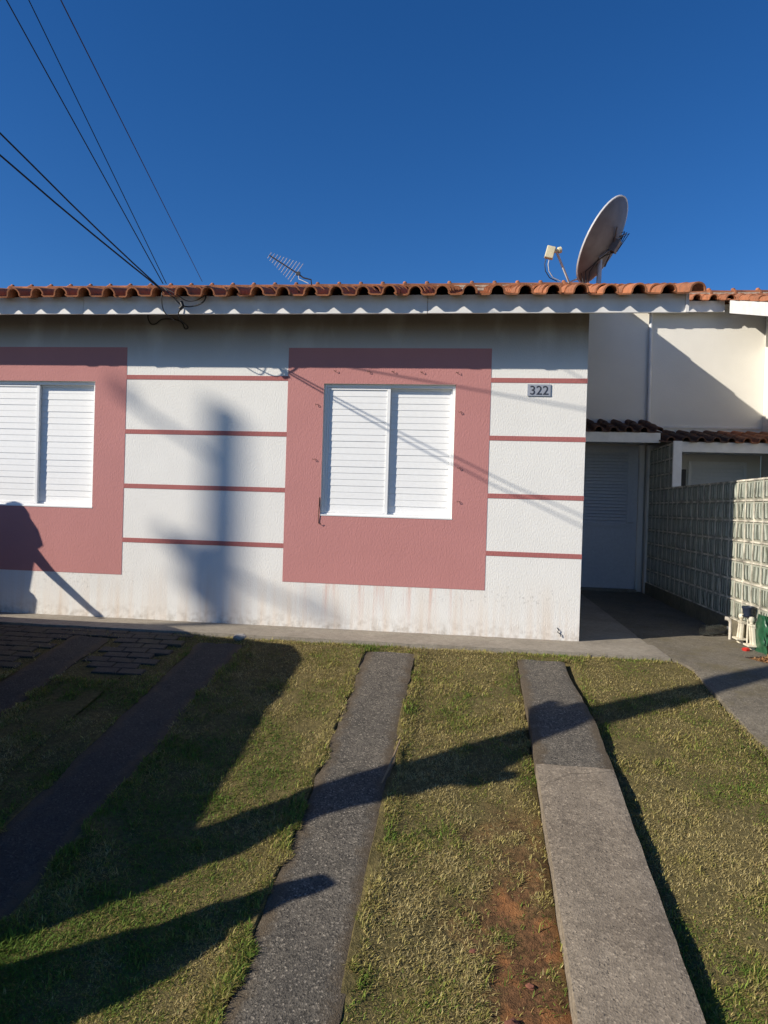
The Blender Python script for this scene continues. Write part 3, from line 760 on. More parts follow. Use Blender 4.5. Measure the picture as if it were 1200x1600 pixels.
part('end_post', MB().box(GX - 0.055, GX + 0.05, GY1 - UP * BW - 0.045, GY1 - UP * BW - 0.007, GZ0 + nrow * BH + 0.006, GZ0 + 10 * BH + 0.02), 'white_board', gw)
part('wall_post', MB().box(GX - 0.06, GX + 0.06, GY1 + 0.004, GY1 + 0.16, -0.05, 2.13), 'wall_white', gw)

# ------------------------------------------------------------------ satellite dish
def at_px(x, y, Y):      # a point at depth Y seen in that direction (used only to read off positions)
    D = fw + rt * ((x - 600) / 1108) - up * ((y - 800) / 1108); t = (Y - CAMPOS.y) / D.y; return CAMPOS + D * t
DY = 2.2
dc = at_px(941, 376, DY)
base = at_px(935, 440, DY); base.z = zroof(base.y) + 0.05
dish = thing('satellite_dish', 'grey satellite dish seen from behind on the tiled roof', 'satellite dish', tuple(base))
nrm = (rt * -0.75 + up * 0.53 + fw * 0.42).normalized()      # the way it faces
zq = nrm.to_track_quat('Z', 'Y').to_matrix().to_4x4(); dm = Matrix.Translation(dc) @ zq
RD = 0.505
prof = [(RD * i / 12, 0.13 * (i / 12) ** 2 - 0.13) for i in range(13)]
full = [(max(r, 0.001), z) for r, z in prof] + [(max(r, 0.001), z - 0.006) for r, z in reversed(prof)]
part('reflector', MB().lathe(full, 40, dm), 'dish_back', dish, smooth=40)
part('rim', MB().lathe([(RD - 0.004, -0.008), (RD + 0.010, -0.008), (RD + 0.010, 0.008), (RD - 0.004, 0.008), (RD - 0.004, -0.008)], 40, dm), 'dish_rim', dish, smooth=50)
back = dc - nrm * 0.16
ptop = Vector((base.x + 0.005, base.y, 0)); 
pole_top = Vector((base.x + 0.01, base.y, base.z + 0.36))
part('mast', MB().tube([base - Vector((0, 0, 0.12)), pole_top], 0.028, 12), 'galvanised', dish, smooth=50)
part('mount_bracket', MB().tube([pole_top, back], 0.03, 8).box(back.x - .05, back.x + .05, back.y - .05, back.y + .05, back.z - .07, back.z + .07, nrm.to_track_quat('X', 'Z').to_matrix()), 'dish_back', dish)
side = nrm.cross(Vector((0, 0, 1))).normalized(); upd = side.cross(nrm).normalized()
for s in (-1, 1):
    part('back_strut', MB().tube([dc - nrm * 0.135 + side * 0.16 * s + upd * 0.16, back - upd * 0.02, dc - nrm * 0.13 + side * 0.16 * s - upd * 0.22], 0.010, 6), 'dish_back', dish)
part('clamp_bolt', MB().tube([back + upd * 0.1, back + upd * 0.13 + side * -0.1 - nrm * 0.08, at_px(978, 364, DY - 0.1)], 0.006, 6), 'galvanised', dish)
for k in range(3):
    o_ = Vector((random.uniform(-.03, .03), random.uniform(-.03, .03), 0))
    part('dish_cable', MB().tube([back + upd * (0.16 - .05 * k), back + side * 0.07 + upd * 0.2 - nrm * .03 * k, back + side * 0.04 - upd * 0.04 - nrm * 0.05, pole_top + o_ - side * .05 - nrm * 0.05, pole_top - Vector((0.12 + .05 * k, 0.05, 0.2)), base + Vector((-0.12 - .03 * k, -.05, 0.03))], 0.0055, 5), 'black_rubber', dish, smooth=60)
lowrim = dc - upd * 0.46 + nrm * 0.0
lnbp = at_px(869, 392, DY - 0.1)
arm0 = at_px(889, 441, DY - 0.02)
part('feed_arm', MB().tube([lowrim, arm0, lnbp], 0.014, 8), 'dish_rim', dish, smooth=50)
lq = (dc - lnbp).normalized().to_track_quat('Z', 'Y').to_matrix().to_4x4()
part('feed_horn', MB().lathe([(0.001, 0.0), (0.02, 0.0), (0.02, 0.05), (0.036, 0.055), (0.036, 0.09), (0.001, 0.095)], 14, Matrix.Translation(lnbp - (dc - lnbp).normalized() * 0.03) @ lq), 'lnb_plastic', dish, smooth=40)
cb = lnbp - (dc - lnbp).normalized() * 0.075
part('lnb_box', MB().box(cb.x - 0.05, cb.x + 0.05, cb.y - 0.035, cb.y + 0.035, cb.z - 0.075, cb.z + 0.065, Matrix.Rotation(R(14), 3, 'Y')), 'lnb_plastic', dish, bevel=0.008)
for k in range(2):
    q = cb + Vector((-0.045 + 0.04 * k, 0, -0.07))
    part('coax_lead', MB().tube([q, q + Vector((-0.012, 0, -0.07)), q + Vector((0.0, 0, -0.15)), q + Vector((0.05, 0.02, -0.22)), q + Vector((0.14, 0.03, -0.26))], 0.0055, 6), 'pale_cable' if k else 'black_rubber', dish, smooth=60)

# ------------------------------------------------------------------ yagi antenna
AY = 4.3
a0, a1 = at_px(421, 399, AY), at_px(466, 428, AY)
abase = at_px(486, 437, AY)
yagi = thing('tv_antenna', 'small bent television antenna with thin crossbars on the roof ridge', 'antenna', tuple(abase))
part('boom', MB().tube([a0, a1], 0.011, 6), 'bar_dark', yagi)
ax = (a1 - a0).normalized(); ex = (rt * 0.62 + up * 0.66 - fw * 0.42).normalized()
for i in range(11):
    p = a0 + (a1 - a0) * (i / 10.6); h = 0.055 + 0.012 * i
    part('crossbar', MB().tube([p - ex * h, p + ex * h], 0.0042, 5), 'dish_rim', yagi)
part('junction_box', MB().box(a1.x - .03, a1.x + .03, a1.y - .02, a1.y + .02, a1.z - .02, a1.z + .03), 'bar_dark', yagi)
part('mast', MB().tube([a1, at_px(474, 434, AY), abase, at_px(487, 447, AY + .05)], 0.012, 6), 'bar_dark', yagi)
part('aerial_lead', MB().tube([a1, at_px(467, 436, AY - .02), at_px(474, 439, AY - .03), at_px(482, 443, AY - .04)], 0.006, 5), 'pale_cable', yagi, smooth=60)

# ------------------------------------------------------------------ cables to the street pole
PB = Vector((-3.45, -8.6, 0))
hook = Vector((-1.36, -0.46, 2.99))
def sag(a, b, s, n=26):
    return [a + (b - a) * (i / n) - Vector((0, 0, s * 4 * (i / n) * (1 - i / n))) for i in range(n + 1)]
def through(a, E, ylim, s):
    d = E - a; k = (ylim - a.y) / d.y; return sag(a, a + d * k, s)
ends = []
CB = [  # start at the eave, a point in mid-air it passes, thickness, label
    (hook + Vector((-0.02, -0.02, -0.01)), Vector((-1.84, -1.96, 3.60)), 0.006, 'thick black cable, upper of the drooping pair at the left edge'),
    (hook + Vector((0.02, -0.02, -0.045)), Vector((-1.965, -1.80, 3.545)), 0.0065, 'thick black cable, lower of the drooping pair at the left edge'),
    (hook + Vector((0.0, 0.0, 0.03)), Vector((-1.7525, -2.06, 4.371)), 0.0042, 'thin black wire, leftmost of the three steep wires in the sky'),
    (hook + Vector((0.03, 0.0, 0.03)), Vector((-1.5904, -2.0675, 4.357)), 0.0036, 'thin black wire, middle of the three steep wires in the sky')]
for a, E, r_, lab in CB:
    d = E - a; k = (-8.6 - a.y) / d.y; end = a + d * k
    s = 0.10 if r_ > 0.005 else 0.0
    pts = sag(a, end, 0.0)
    if r_ > 0.005:      # a slightly drooping, kinked service cable
        pts = [p - Vector((0, 0, 0.045 * math.sin(min(1, i / 7) * math.pi) + (0.012 if i == 5 else 0))) for i, p in enumerate(pts)]
    ends.append(end)
    single('overhead_cable', MB().tube(pts, r_, 6), 'black_rubber', lab, 'cable', 'overhead cables to the house', smooth=60, origin=tuple(a))
ta = at_px(316, 440, 4.9); te = at_px(95, 0, -1.6); d = te - ta; end = ta + d * ((-8.6 - ta.y) / d.y)
ends.append(end)
single('overhead_cable', MB().tube(sag(ta, end, 0.0), 0.0048, 6), 'black_rubber', 'thin faint wire, rightmost of the steep wires, reaching the roof ridge', 'cable', 'overhead cables to the house', smooth=60, origin=tuple(ta))
# drooping tangle under the eave
tz = 2.93
single('cable_tangle', MB().tube(curvy([hook, (-1.26, -0.47, 2.90), (-1.18, -0.45, 2.83), (-1.08, -0.44, 2.83), (-1.0, -0.43, 2.87), (-0.98, -0.42, 2.93)]), 0.0065, 6)
    .tube(curvy([hook, (-1.24, -0.47, 2.93), (-1.15, -0.45, 2.875), (-1.06, -0.44, 2.88), (-0.99, -0.42, 2.93)]), 0.004, 6)
    .tube(curvy([hook, (-1.37, -0.46, 2.88), (-1.355, -0.42, 2.78), (-1.31, -0.3, 2.74)]), 0.0045, 6)
    .tube(curvy([(-1.18, -0.45, 2.83), (-1.23, -0.42, 2.77), (-1.28, -0.25, 2.76), (-1.29, -0.06, 2.745), (-1.33, -0.03, 2.735), (-1.36, -0.03, 2.79), (-1.42, -0.03, 2.82), (-1.55, -0.03, 2.825), (-1.62, -0.02, 2.785), (-1.67, -0.02, 2.785), (-1.70, -0.02, 2.84), (-1.70, -0.01, 2.92)]), 0.0055, 6)
    .tube([(-1.19, -0.46, 2.86), (-1.17, -0.47, 2.82), (-1.20, -0.46, 2.80)], 0.016, 8), 'black_rubber', 'tangle of black cables hanging under the eave', 'cable', smooth=60, origin=tuple(hook))

# ------------------------------------------------------------------ utility poles outside the frame (the wires run to one, the other throws its blurred shadow on the wall)
def utility_pole(x, y, h, label, arms):
    zb = gz(x, y); t = thing('utility_pole', label, 'pole', (x, y, zb), 'street poles')
    part('shaft', MB().tube([(x, y, zb - 0.3), (x, y, zb + h * .5), (x, y, zb + h)], [0.15, 0.115, 0.095], 14), 'pole_concrete', t, smooth=50)
    for (z, dx, dy, l0, l1) in arms:
        part('crossarm', MB().tube([(x - dx * l0, y - dy * l0, z), (x + dx * l1, y + dy * l1, z)], 0.028, 8), 'dark_wood', t)
        for k in (-l0 * .9, l1 * .9):
            part('insulator', MB().lathe([(0.001, 0), (0.03, 0), (0.05, 0.05), (0.03, 0.09), (0.045, 0.13), (0.001, 0.12)], 10, Matrix.Translation((x + dx * k, y + dy * k, z + 0.03))), 'brick_red', t, smooth=50)
    return t
utility_pole(PB.x, PB.y, 12.2, 'concrete street pole that carries the wires up left of the house', [(ends[0].z + 0.02, 1, 0, 0.5, 0.5), (ends[2].z + 0.02, 1, 0, 0.6, 0.75), (10.6, 1, 0, 0.9, 0.9)])
bx_, by_ = -18.33, -9.85
pole2 = utility_pole(bx_, by_, 13.95, 'concrete street pole whose blurred shadow stands on the white wall', [(12.3, -0.1, 1, 0.05, 0.6), (11.3, 0.707, -0.707, 0.3, 0.55)])
part('transformer', MB().lathe([(0.001, 0), (0.11, 0.0), (0.11, 0.40), (0.08, 0.5), (0.001, 0.5)], 16, Matrix.Translation((bx_ - 0.12, by_ + 0.04, 11.0))), 'galvanised', pole2, smooth=50)

# ------------------------------------------------------------------ pruned trees left of the view: their trunks shade the lawn
def trunk(name, pts, rads, label, stubs):
    t = thing(name, label, 'tree', tuple(pts[0]), 'pruned trees beside the driveway')
    P = []; Rr = []
    for i in range(len(pts) - 1):
        for k in range(5):
            u = k / 5; p = Vector(pts[i]).lerp(Vector(pts[i + 1]), u); P.append(p + Vector((random.uniform(-.012, .012), random.uniform(-.012, .012), 0))); Rr.append((rads[i] + (rads[i + 1] - rads[i]) * u) * random.uniform(0.95, 1.05))
    P.append(Vector(pts[-1])); Rr.append(rads[-1])
    part('trunk', MB().tube(P, Rr, 12), 'bark', t, smooth=60)
    for s in stubs: part('limb', MB().tube(s[0], s[1], 8), 'bark', t, smooth=60)
    return t
trunk('pruned_tree', [(-2.0, -5.0, -0.95), (-1.97, -4.27, 1.15), (-2.0, -4.19, 1.72), (-2.0, -3.98, 2.43), (-1.96, -3.87, 3.5), (-1.9, -3.7, 4.7)], [0.19, 0.125, 0.17, 0.125, 0.095, 0.05],
      'tall leaning pruned tree trunk casting the long band of shadow over the lawn', [([(-2.0, -4.2, 1.62), (-1.92, -4.33, 1.74), (-1.9, -4.38, 1.86)], [0.10, 0.09, 0.05]), ([(-2.0, -4.05, 2.2), (-2.12, -3.92, 2.32), (-2.16, -3.86, 2.42)], [0.08, 0.06, 0.03]), ([(-1.96, -3.85, 3.6), (-1.6, -3.7, 4.0), (-1.5, -3.6, 4.5)], [0.06, 0.045, 0.02])])
trunk('pruned_tree', [(-1.3, -5.0, -0.95), (-1.3, -4.72, 0.0), (-1.29, -4.64, 0.30), (-1.30, -4.57, 0.50), (-1.30, -4.53, 0.80)], [0.22, 0.19, 0.15, 0.085, 0.05],
      'short pruned tree stump casting the lower finger of shadow', [])

# ------------------------------------------------------------------ parked car left of the view
ca = math.atan(GM)
car = thing('parked_car', 'dark grey tall car parked nose to the house, shading the left lawn', 'car', (-3.42, -2.70, gz(0, -2.75)))
car.rotation_euler = (ca, 0, 0)
OFF['car0'] = (0, 0, 0)
def cpart(name, mb, mat, parent=car, smooth=None, bevel=0):
    o = link(name, mb.mesh(name, mat, (0, 0, 0), smooth)); o.parent = parent
    if bevel: m = o.modifiers.new('bevel', 'BEVEL'); m.width = bevel; m.segments = 3; m.limit_method = 'ANGLE'
    return o
prof = [(1.93, 0.32), (1.97, 0.55), (1.93, 0.86), (1.75, 1.0), (1.50, 1.17), (0.92, 1.84), (0.62, 1.93), (-1.75, 1.93), (-2.05, 1.80), (-2.32, 1.15), (-2.38, 0.85), (-2.36, 0.35)]
arch = lambda yc: [(yc - 0.36 * math.cos(math.pi * k / 8), 0.30 + 0.38 * math.sin(math.pi * k / 8)) for k in range(9)]
outl = prof + arch(-1.45) + arch(1.25)
cpart('body', MB().prism([(p, q) for p, q in outl], 'x', -0.84, 0.84), 'car_paint', bevel=0.05)
for s in (-1, 1):
    for yc in (1.25, -1.45):
        q = Matrix.Translation((s * 0.72, yc, 0.33)) @ Matrix.Rotation(R(90), 4, 'Y')
        w_ = cpart('wheel', MB().lathe([(0.2, -0.1), (0.30, -0.105), (0.335, -0.08), (0.335, 0.08), (0.30, 0.105), (0.2, 0.1)], 24, q), 'tyre', smooth=40)
        o = cpart('rim', MB().lathe([(0.001, -0.07), (0.21, -0.09), (0.21, 0.09), (0.001, 0.07)], 20, q), 'rim', parent=w_, smooth=40)
    for y0, y1, z0, z1, k in ((0.10, 0.62, 1.12, 1.64, .38), (-0.85, 0.0, 1.12, 1.68, 0), (-1.55, -0.95, 1.12, 1.66, -.18)):
        cpart('side_window', MB().prism([(y0, z0), (y1 + (k if k > 0 else 0), z0), (y1 - (0.1 if k > 0 else 0), z1), (y0 - (k * -.5 if k < 0 else 0), z1)], 'x', s * 0.842, s * 0.848), 'car_glass')
    cpart('headlight', MB().box(s * 0.62 - 0.15, s * 0.62 + 0.15, 1.93, 1.985, 0.62, 0.78), 'lamp_lens', bevel=0.02)
    cpart('wing_mirror', MB().box(s * 0.95 - 0.09, s * 0.95 + 0.09, 0.62, 0.72, 1.12, 1.28), 'car_paint', bevel=0.03)
cpart('windscreen', MB().add([(-0.74, 1.46, 1.235), (0.74, 1.46, 1.235), (0.70, 0.98, 1.79), (-0.70, 0.98, 1.79), (-0.74, 1.43, 1.22), (0.74, 1.43, 1.22), (0.70, 0.95, 1.77), (-0.70, 0.95, 1.77)], [(0, 1, 2, 3), (7, 6, 5, 4), (0, 4, 5, 1), (1, 5, 6, 2), (2, 6, 7, 3), (3, 7, 4, 0)]), 'car_glass')
cpart('grille', MB().box(-0.42, 0.42, 1.95, 1.985, 0.5, 0.74), 'bar_dark')

# ------------------------------------------------------------------ the person whose shadow leans on the wall
pz = -0.07
person = thing('person', 'person with long hair leaning one hand on the car bonnet, shadow on the wall', 'person', (-4.13, -0.58, pz))
def skinned(name, verts, edges, radii, mat, parent, root=0, sub=2):
    me = bpy.data.meshes.new(name); off = OFF[parent.name]
    me.from_pydata([(v[0] - off[0], v[1] - off[1], v[2] - off[2]) for v in verts], edges, []); me.materials.append(M[mat])
    o = link(name, me, parent)
    sk = o.modifiers.new('skin', 'SKIN'); 
    for i, r_ in enumerate(radii): me.skin_vertices[0].data[i].radius = r_ if isinstance(r_, tuple) else (r_, r_)
    me.skin_vertices[0].data[root].use_root = True
    sb = o.modifiers.new('sub', 'SUBSURF'); sb.levels = sub; sb.render_levels = sub
    sk.use_smooth_shade = True
    return o
bx, by = -4.13, -0.58
V = [(bx, by, pz + 0.93), (bx + .01, by, pz + 1.08), (bx + .02, by, pz + 1.25), (bx + .03, by, pz + 1.40), (bx + .04, by, pz + 1.50), (bx + .05, by, pz + 1.60), (bx + .05, by, pz + 1.70),
     (bx + .19, by, pz + 1.41), (bx + .40, by - .04, pz + 1.16), (bx + .60, by - .16, pz + 0.96), (bx + .66, by - .21, pz + 0.915),
     (bx - .16, by, pz + 1.40), (bx - .27, by + .03, pz + 1.14), (bx - .22, by - .08, pz + 0.92), (bx - .20, by - .12, pz + 0.86),
     (bx + .10, by, pz + 0.86), (bx + .12, by - .02, pz + 0.47), (bx + .13, by, pz + 0.09), (bx + .14, by - .13, pz + 0.045),
     (bx - .10, by, pz + 0.86), (bx - .13, by + .01, pz + 0.47), (bx - .15, by + .04, pz + 0.09), (bx - .17, by - .09, pz + 0.045)]
E_ = [(0, 1), (1, 2), (2, 3), (3, 4), (4, 5), (5, 6), (3, 7), (7, 8), (8, 9), (9, 10), (3, 11), (11, 12), (12, 13), (13, 14), (0, 15), (15, 16), (16, 17), (17, 18), (0, 19), (19, 20), (20, 21), (21, 22)]
Rd = [(.16, .12), (.145, .11), (.16, .12), (.14, .10), .058, .085, .075, .062, .045, .034, .035, .062, .045, .034, .035, .088, .062, .045, .045, .088, .062, .045, .045]
skinned('body', V, E_, Rd, 'shirt', person)
hand = V[10]
for k in range(5):
    a = -0.9 + 0.42 * k; d = Vector((math.cos(a), -0.35 - 0.1 * k, 0)).normalized(); b = Vector(hand) + Vector((0, 0, -0.005))
    ln = (0.055, 0.085, 0.092, 0.085, 0.065)[k]
    skinned('finger', [tuple(b + d * 0.02), tuple(b + d * 0.02 + d * ln * .6 + Vector((0, 0, .008))), tuple(b + d * 0.02 + d * ln + Vector((0, 0, -.016)))], [(0, 1), (1, 2)], [.010, .009, .007], 'skin', person, sub=1)
hd = Matrix.Translation((bx + .05, by, pz + 1.625))
part('head', MB().lathe([(0.001, -0.12), (0.05, -0.105), (0.075, -0.05), (0.08, 0.02), (0.07, 0.075), (0.04, 0.105), (0.001, 0.115)], 16, hd), 'skin', person, smooth=70)
part('hair', MB().lathe([(0.03, -0.30), (0.085, -0.22), (0.085, -0.10), (0.082, 0.02), (0.08, 0.085), (0.06, 0.12), (0.001, 0.13)], 16, Matrix.Translation((bx + .065, by - 0.02, pz + 1.66))), 'hair', person, smooth=70)
part('hair_lock', MB().tube([(bx + .10, by - .03, pz + 1.70), (bx + .16, by - .05, pz + 1.58), (bx + .21, by - .05, pz + 1.47), (bx + .22, by - .04, pz + 1.40)], [.05, .06, .055, .03], 10), 'hair', person, smooth=70)
part('nose', MB().lathe([(0.014, -0.012), (0.010, 0.006), (0.001, 0.02)], 8, Matrix.Translation((bx + .05, by + .085, pz + 1.62)) @ Matrix.Rotation(R(-80), 4, 'X')), 'skin', person)
part('trousers', MB().tube([(bx + .10, by, pz + 0.95), (bx + .115, by - .01, pz + 0.47), (bx + .13, by, pz + 0.11)], [.125, .085, .07], 12).tube([(bx - .10, by, pz + 0.95), (bx - .125, by + .01, pz + 0.47), (bx - .15, by + .04, pz + 0.11)], [.125, .085, .07], 12), 'jeans', person, smooth=60)

# ------------------------------------------------------------------ odds and ends at the foot of the glass wall
# plastic bottle lying on its side
bq = Matrix.Translation((3.72, 0.73, 0.05)) @ Matrix.Rotation(R(118), 4, 'Z') @ Matrix.Rotation(R(88), 4, 'X')
oprof = [(0.001, -0.155), (0.045, -0.15), (0.052, -0.12), (0.046, -0.06), (0.053, -0.02), (0.047, 0.03), (0.052, 0.07), (0.03, 0.125), (0.014, 0.145), (0.014, 0.165)]
bt = thing('plastic_bottle', 'crumpled clear plastic bottle lying by the glass wall', 'bottle', (3.72, 0.73, 0.0))
part('bottle_body', MB().lathe(oprof + [(max(r_ - 0.0012, 0.0008), z_ + (0.0012 if z_ < -0.15 else 0)) for r_, z_ in reversed(oprof)], 18, bq), 'clear_plastic', bt, smooth=50)
part('bottle_cap', MB().lathe([(0.001, 0.166), (0.016, 0.166), (0.016, 0.185), (0.001, 0.186)], 12, bq), 'plate_grey', bt)
# upright pvc water pipe with an elbow
single('water_pipe', MB().tube([(3.80, 0.55, -0.06), (3.80, 0.55, 0.15), (3.793, 0.552, 0.172), (3.772, 0.558, 0.185), (3.755, 0.562, 0.185)], [0.0135, 0.0135, 0.017, 0.019, 0.019], 10), 'pvc', 'short upright beige water pipe with an elbow before the curb', 'pipe', smooth=50, origin=(3.80, 0.55, -0.02))
# two white timber stands
def stand(x, y, z, h, label, sc=1.0, lean=0.0):
    t = thing('timber_stand', label, 'ornament', (x, y, z), 'white timber stands by the glass wall')
    part('base_board', MB().box(x - .048 * sc, x + .048 * sc, y - .06, y + .06, z + 0.028, z + 0.042), 'timber_white', t, bevel=.002)
    part('base_block', MB().box(x - .018, x + .018, y - .03, y + .03, z - 0.02, z + 0.0275), 'timber_white', t)
    for q in (-1, 1):
        yb, yt = y + q * .028, y + q * .024
        v_ = []
        for zz, yy, xx in ((z + .0425, yb, x - lean), (z + h * .66, yt, x + lean)):
            v_ += [(xx - .012, yy - .014, zz), (xx + .012, yy - .014, zz), (xx + .012, yy + .014, zz), (xx - .012, yy + .014, zz)]
        part('upright', MB().add(v_, [(0, 3, 2, 1), (4, 5, 6, 7), (0, 1, 5, 4), (1, 2, 6, 5), (2, 3, 7, 6), (3, 0, 4, 7)]), 'timber_white', t, bevel=.002)
    part('crosspiece', MB().box(x - .018 + lean, x + .018 + lean, y - .042, y + .042, z + h * .66 + .001, z + h * .66 + .018), 'timber_white', t, bevel=.003)
    part('top_knob', MB().lathe([(0.001, 0), (0.014, 0.002), (0.013, 0.014), (0.024, 0.026), (0.026, 0.045), (0.018, 0.062), (0.001, 0.066)], 14, Matrix.Translation((x + lean, y, z + h * .66 + .019))), 'timber_white', t, smooth=50)
    return t
stand(3.835, 0.40, -0.005, 0.27, 'white timber stand, left one, before the curb', 1.0, 0.006)
stand(3.825, 0.10, -0.01, 0.30, 'white timber stand, right one, in front of the green plastic bag', 1.1, -0.008)
# dark blue pot and green bag behind them
pot = thing('plastic_pot', 'dark blue plastic pot behind the white timber stands', 'pot', (3.86, 0.26, -0.01))
part('pot_body', MB().lathe([(0.001, 0.0), (0.036, 0.0), (0.05, 0.06), (0.054, 0.064), (0.054, 0.08), (0.046, 0.08), (0.034, 0.015), (0.001, 0.02)], 18, Matrix.Translation((3.845, 0.26, 0.262))), 'navy_plastic', pot, smooth=45)
part('pot_saucer', MB().lathe([(0.001, 0.0), (0.04, 0.0), (0.05, 0.015), (0.046, 0.017), (0.001, 0.01)], 18, Matrix.Translation((3.845, 0.26, 0.245))), 'navy_plastic', pot, smooth=45)
part('pot_stem', MB().tube([(3.845, 0.26, -0.02), (3.845, 0.26, 0.245)], 0.008, 8), 'timber_white', pot)
bag = MB(); n = 16; v = []; f = []
for i in range(9):
    z = -0.02 + 0.34 * i / 8
    for k in range(n):
        a = 2 * math.pi * k / n; w_ = 0.10 - 0.035 * (i / 8) ** 2
        rr = 1 + 0.20 * math.sin(3 * a + 1.3 * i) + 0.16 * math.sin(5 * a - 1.7 * i) + 0.08 * math.sin(8 * a + 2.6 * i) - 0.25 * (i / 8) * max(0, math.sin(a + 1))
        v.append((3.882 + w_ * 0.26 * rr * math.cos(a), 0.10 + w_ * 1.25 * rr * math.sin(a), z))
for i in range(8):
    for k in range(n): f.append((i * n + k, i * n + (k + 1) % n, (i + 1) * n + (k + 1) % n, (i + 1) * n + k))
f.append(tuple(range(n))); f.append(tuple(8 * n + k for k in range(n)))
bag.v = []; bag.add([(x - 0.02, y, z) for x, y, z in v], f)
# the bag slumps in front of the curb
bag.v = [(min(p[0], 3.815 + 0.0 if False else p[0]) , p[1] - 0.11, p[2] * 0.95) for p in bag.v]
single('plastic_bag', bag, 'green_plastic', 'crumpled dark green plastic bag by the glass wall', 'bag', smooth=70, origin=(3.862, 0.0, -0.02))
single('plastic_scrap', MB().lathe([(0.001, 0), (0.03, 0.0), (0.034, 0.02), (0.02, 0.03), (0.001, 0.028)], 7, Matrix.Translation((3.74, 0.0, -0.01))), 'red_plastic', 'small red plastic scrap on the dry leaves', 'litter', origin=(3.74, 0.0, -0.01))
# stone on the grass by the apron and brick bits in the bare soil
def lump(name, p, s, mat, label, cat, group=None, seed=1):
    bm = bmesh.new(); bmesh.ops.create_icosphere(bm, subdivisions=2, radius=1.0); rr = random.Random(seed)
    for v in bm.verts:
        k = 1 + rr.uniform(-.22, .22); v.co = Vector((v.co.x * s[0] * k, v.co.y * s[1] * k, v.co.z * s[2] * k))
    me = bpy.data.meshes.new(name); bm.to_mesh(me); bm.free(); me.materials.append(M[mat])
    o = link(name, me); o.location = p; o.rotation_euler = (0, 0, rr.uniform(0, 6)); return tag(o, label, cat, group)
lump('stone', (-0.53, -0.60, -0.005), (0.055, 0.04, 0.03), 'stone', 'pale stone lump on the grass at the edge of the apron', 'stone', seed=4)
for k, (x, y, s, lab) in enumerate([(1.55, -3.93, 0.034, 'red brick fragment lying in the bare soil, largest one'), (1.63, -3.75, 0.018, 'small red brick fragment in the bare soil beside the pale strip'), (1.42, -3.62, 0.015, 'small red brick fragment at the grassy edge of the bare soil')]):
    lump('brick_fragment', (x, y, float(gz_np(np.array(x), np.array(y))) + s * .3), (s, s * .75, s * .5), 'brick_red', lab, 'brick', 'brick fragments in the soil', seed=20 + k)
for k, (pts, lab) in enumerate([([(0.985, -2.15), (0.955, -2.45), (0.93, -2.62)], 'thin dry twig along the right edge of the dark strip')]):
    single('twig', MB().tube([(x, y, float(gz_np(np.array(x), np.array(y))) + 0.03) for x, y in pts], [0.006, 0.007, 0.004], 6), 'dry_stick', lab, 'twig', smooth=60)

# ------------------------------------------------------------------ grass and dry litter (too many to count)
def blades(name, n, region, mask, h_rng, w_rng, flat, pal, seed, wide=False):
    r = np.random.default_rng(seed)
    # spread over what the view takes in, a little denser close by
    y = region[2] + (region[3] - region[2]) * r.random(n) ** 1.45
    xl = np.maximum(region[0], 1.351 - 0.80 * (6.386 + y) - 0.3); xr = np.minimum(region[1], 1.351 + 0.46 * (6.386 + y) + 0.45)
    if wide: xl, xr = region[0], region[1]
    x = xl + (xr - xl) * r.random(n)
    k = mask(x, y, r); x, y = x[k], y[k]; n = len(x)
    z = gz_np(x, y)
    h = r.uniform(*h_rng, n) * (0.55 + 0.9 * fbm(x, y, 3.0, 21)); w = r.uniform(*w_rng, n)
    an = r.uniform(0, 2 * np.pi, n); fl = np.clip(r.normal(flat, 0.28, n), 0.05, 1.45)       # lean from upright
    dx, dy = np.cos(an), np.sin(an)
    sx, sy = -dy, dx
    lx, lz = np.sin(fl) * h, np.cos(fl) * h
    base = np.stack([x, y, z - 0.004], 1); side = np.stack([sx * w, sy * w, np.zeros(n)], 1)
    mid = base + np.stack([dx * lx * .4, dy * lx * .4, lz * .62], 1)
    tip = base + np.stack([dx * lx * 1.05, dy * lx * 1.05, lz * .92], 1)
    v = np.stack([base - side, base + side, mid + side * .8, mid - side * .8, tip], 1).reshape(-1, 3)
    o = np.arange(n)[:, None] * 5
    loops = np.concatenate([o + 0, o + 1, o + 2, o + 3, o + 3, o + 2, o + 4], 1).ravel()
    me = bpy.data.meshes.new(name); me.vertices.add(n * 5); me.vertices.foreach_set('co', v.ravel().astype(np.float32))
    me.loops.add(n * 7); me.loops.foreach_set('vertex_index', loops.astype(np.int32))
    me.polygons.add(n * 2)
    ls = np.stack([np.arange(n) * 7, np.arange(n) * 7 + 4], 1).ravel(); me.polygons.foreach_set('loop_start', ls.astype(np.int32))
    me.update(calc_edges=True)
    # colour of each blade: green or straw in drifts
    dry = fbm(x, y, 1.7, 41) * 0.6 + fbm(x, y, 7.0, 45) * 0.4 + r.normal(0, 0.075, n)
    dry = (dry - 0.5) * 1.75 + 0.53 + r.normal(0, 0.06, n) + 0.10 * np.clip((x - 0.9) / 1.5, -0.6, 1)
    pal = np.array(pal); idx = np.clip((dry - 0.30) / 0.42, 0, 0.999) * (len(pal) - 1)
    i0 = np.floor(idx).astype(int); ff = (idx - i0)[:, None]
    c = pal[i0] * (1 - ff) + pal[np.minimum(i0 + 1, len(pal) - 1)] * ff
    c = c * r.uniform(0.65, 1.35, n)[:, None]
    cc = np.concatenate([np.repeat(c, 5, axis=0), np.ones((n * 5, 1))], 1)
    a = me.attributes.new('tint', 'FLOAT_COLOR', 'POINT'); a.data.foreach_set('color', cc.ravel().astype(np.float32))
    me.materials.append(M['grass'])
    o = link(name, me); return o
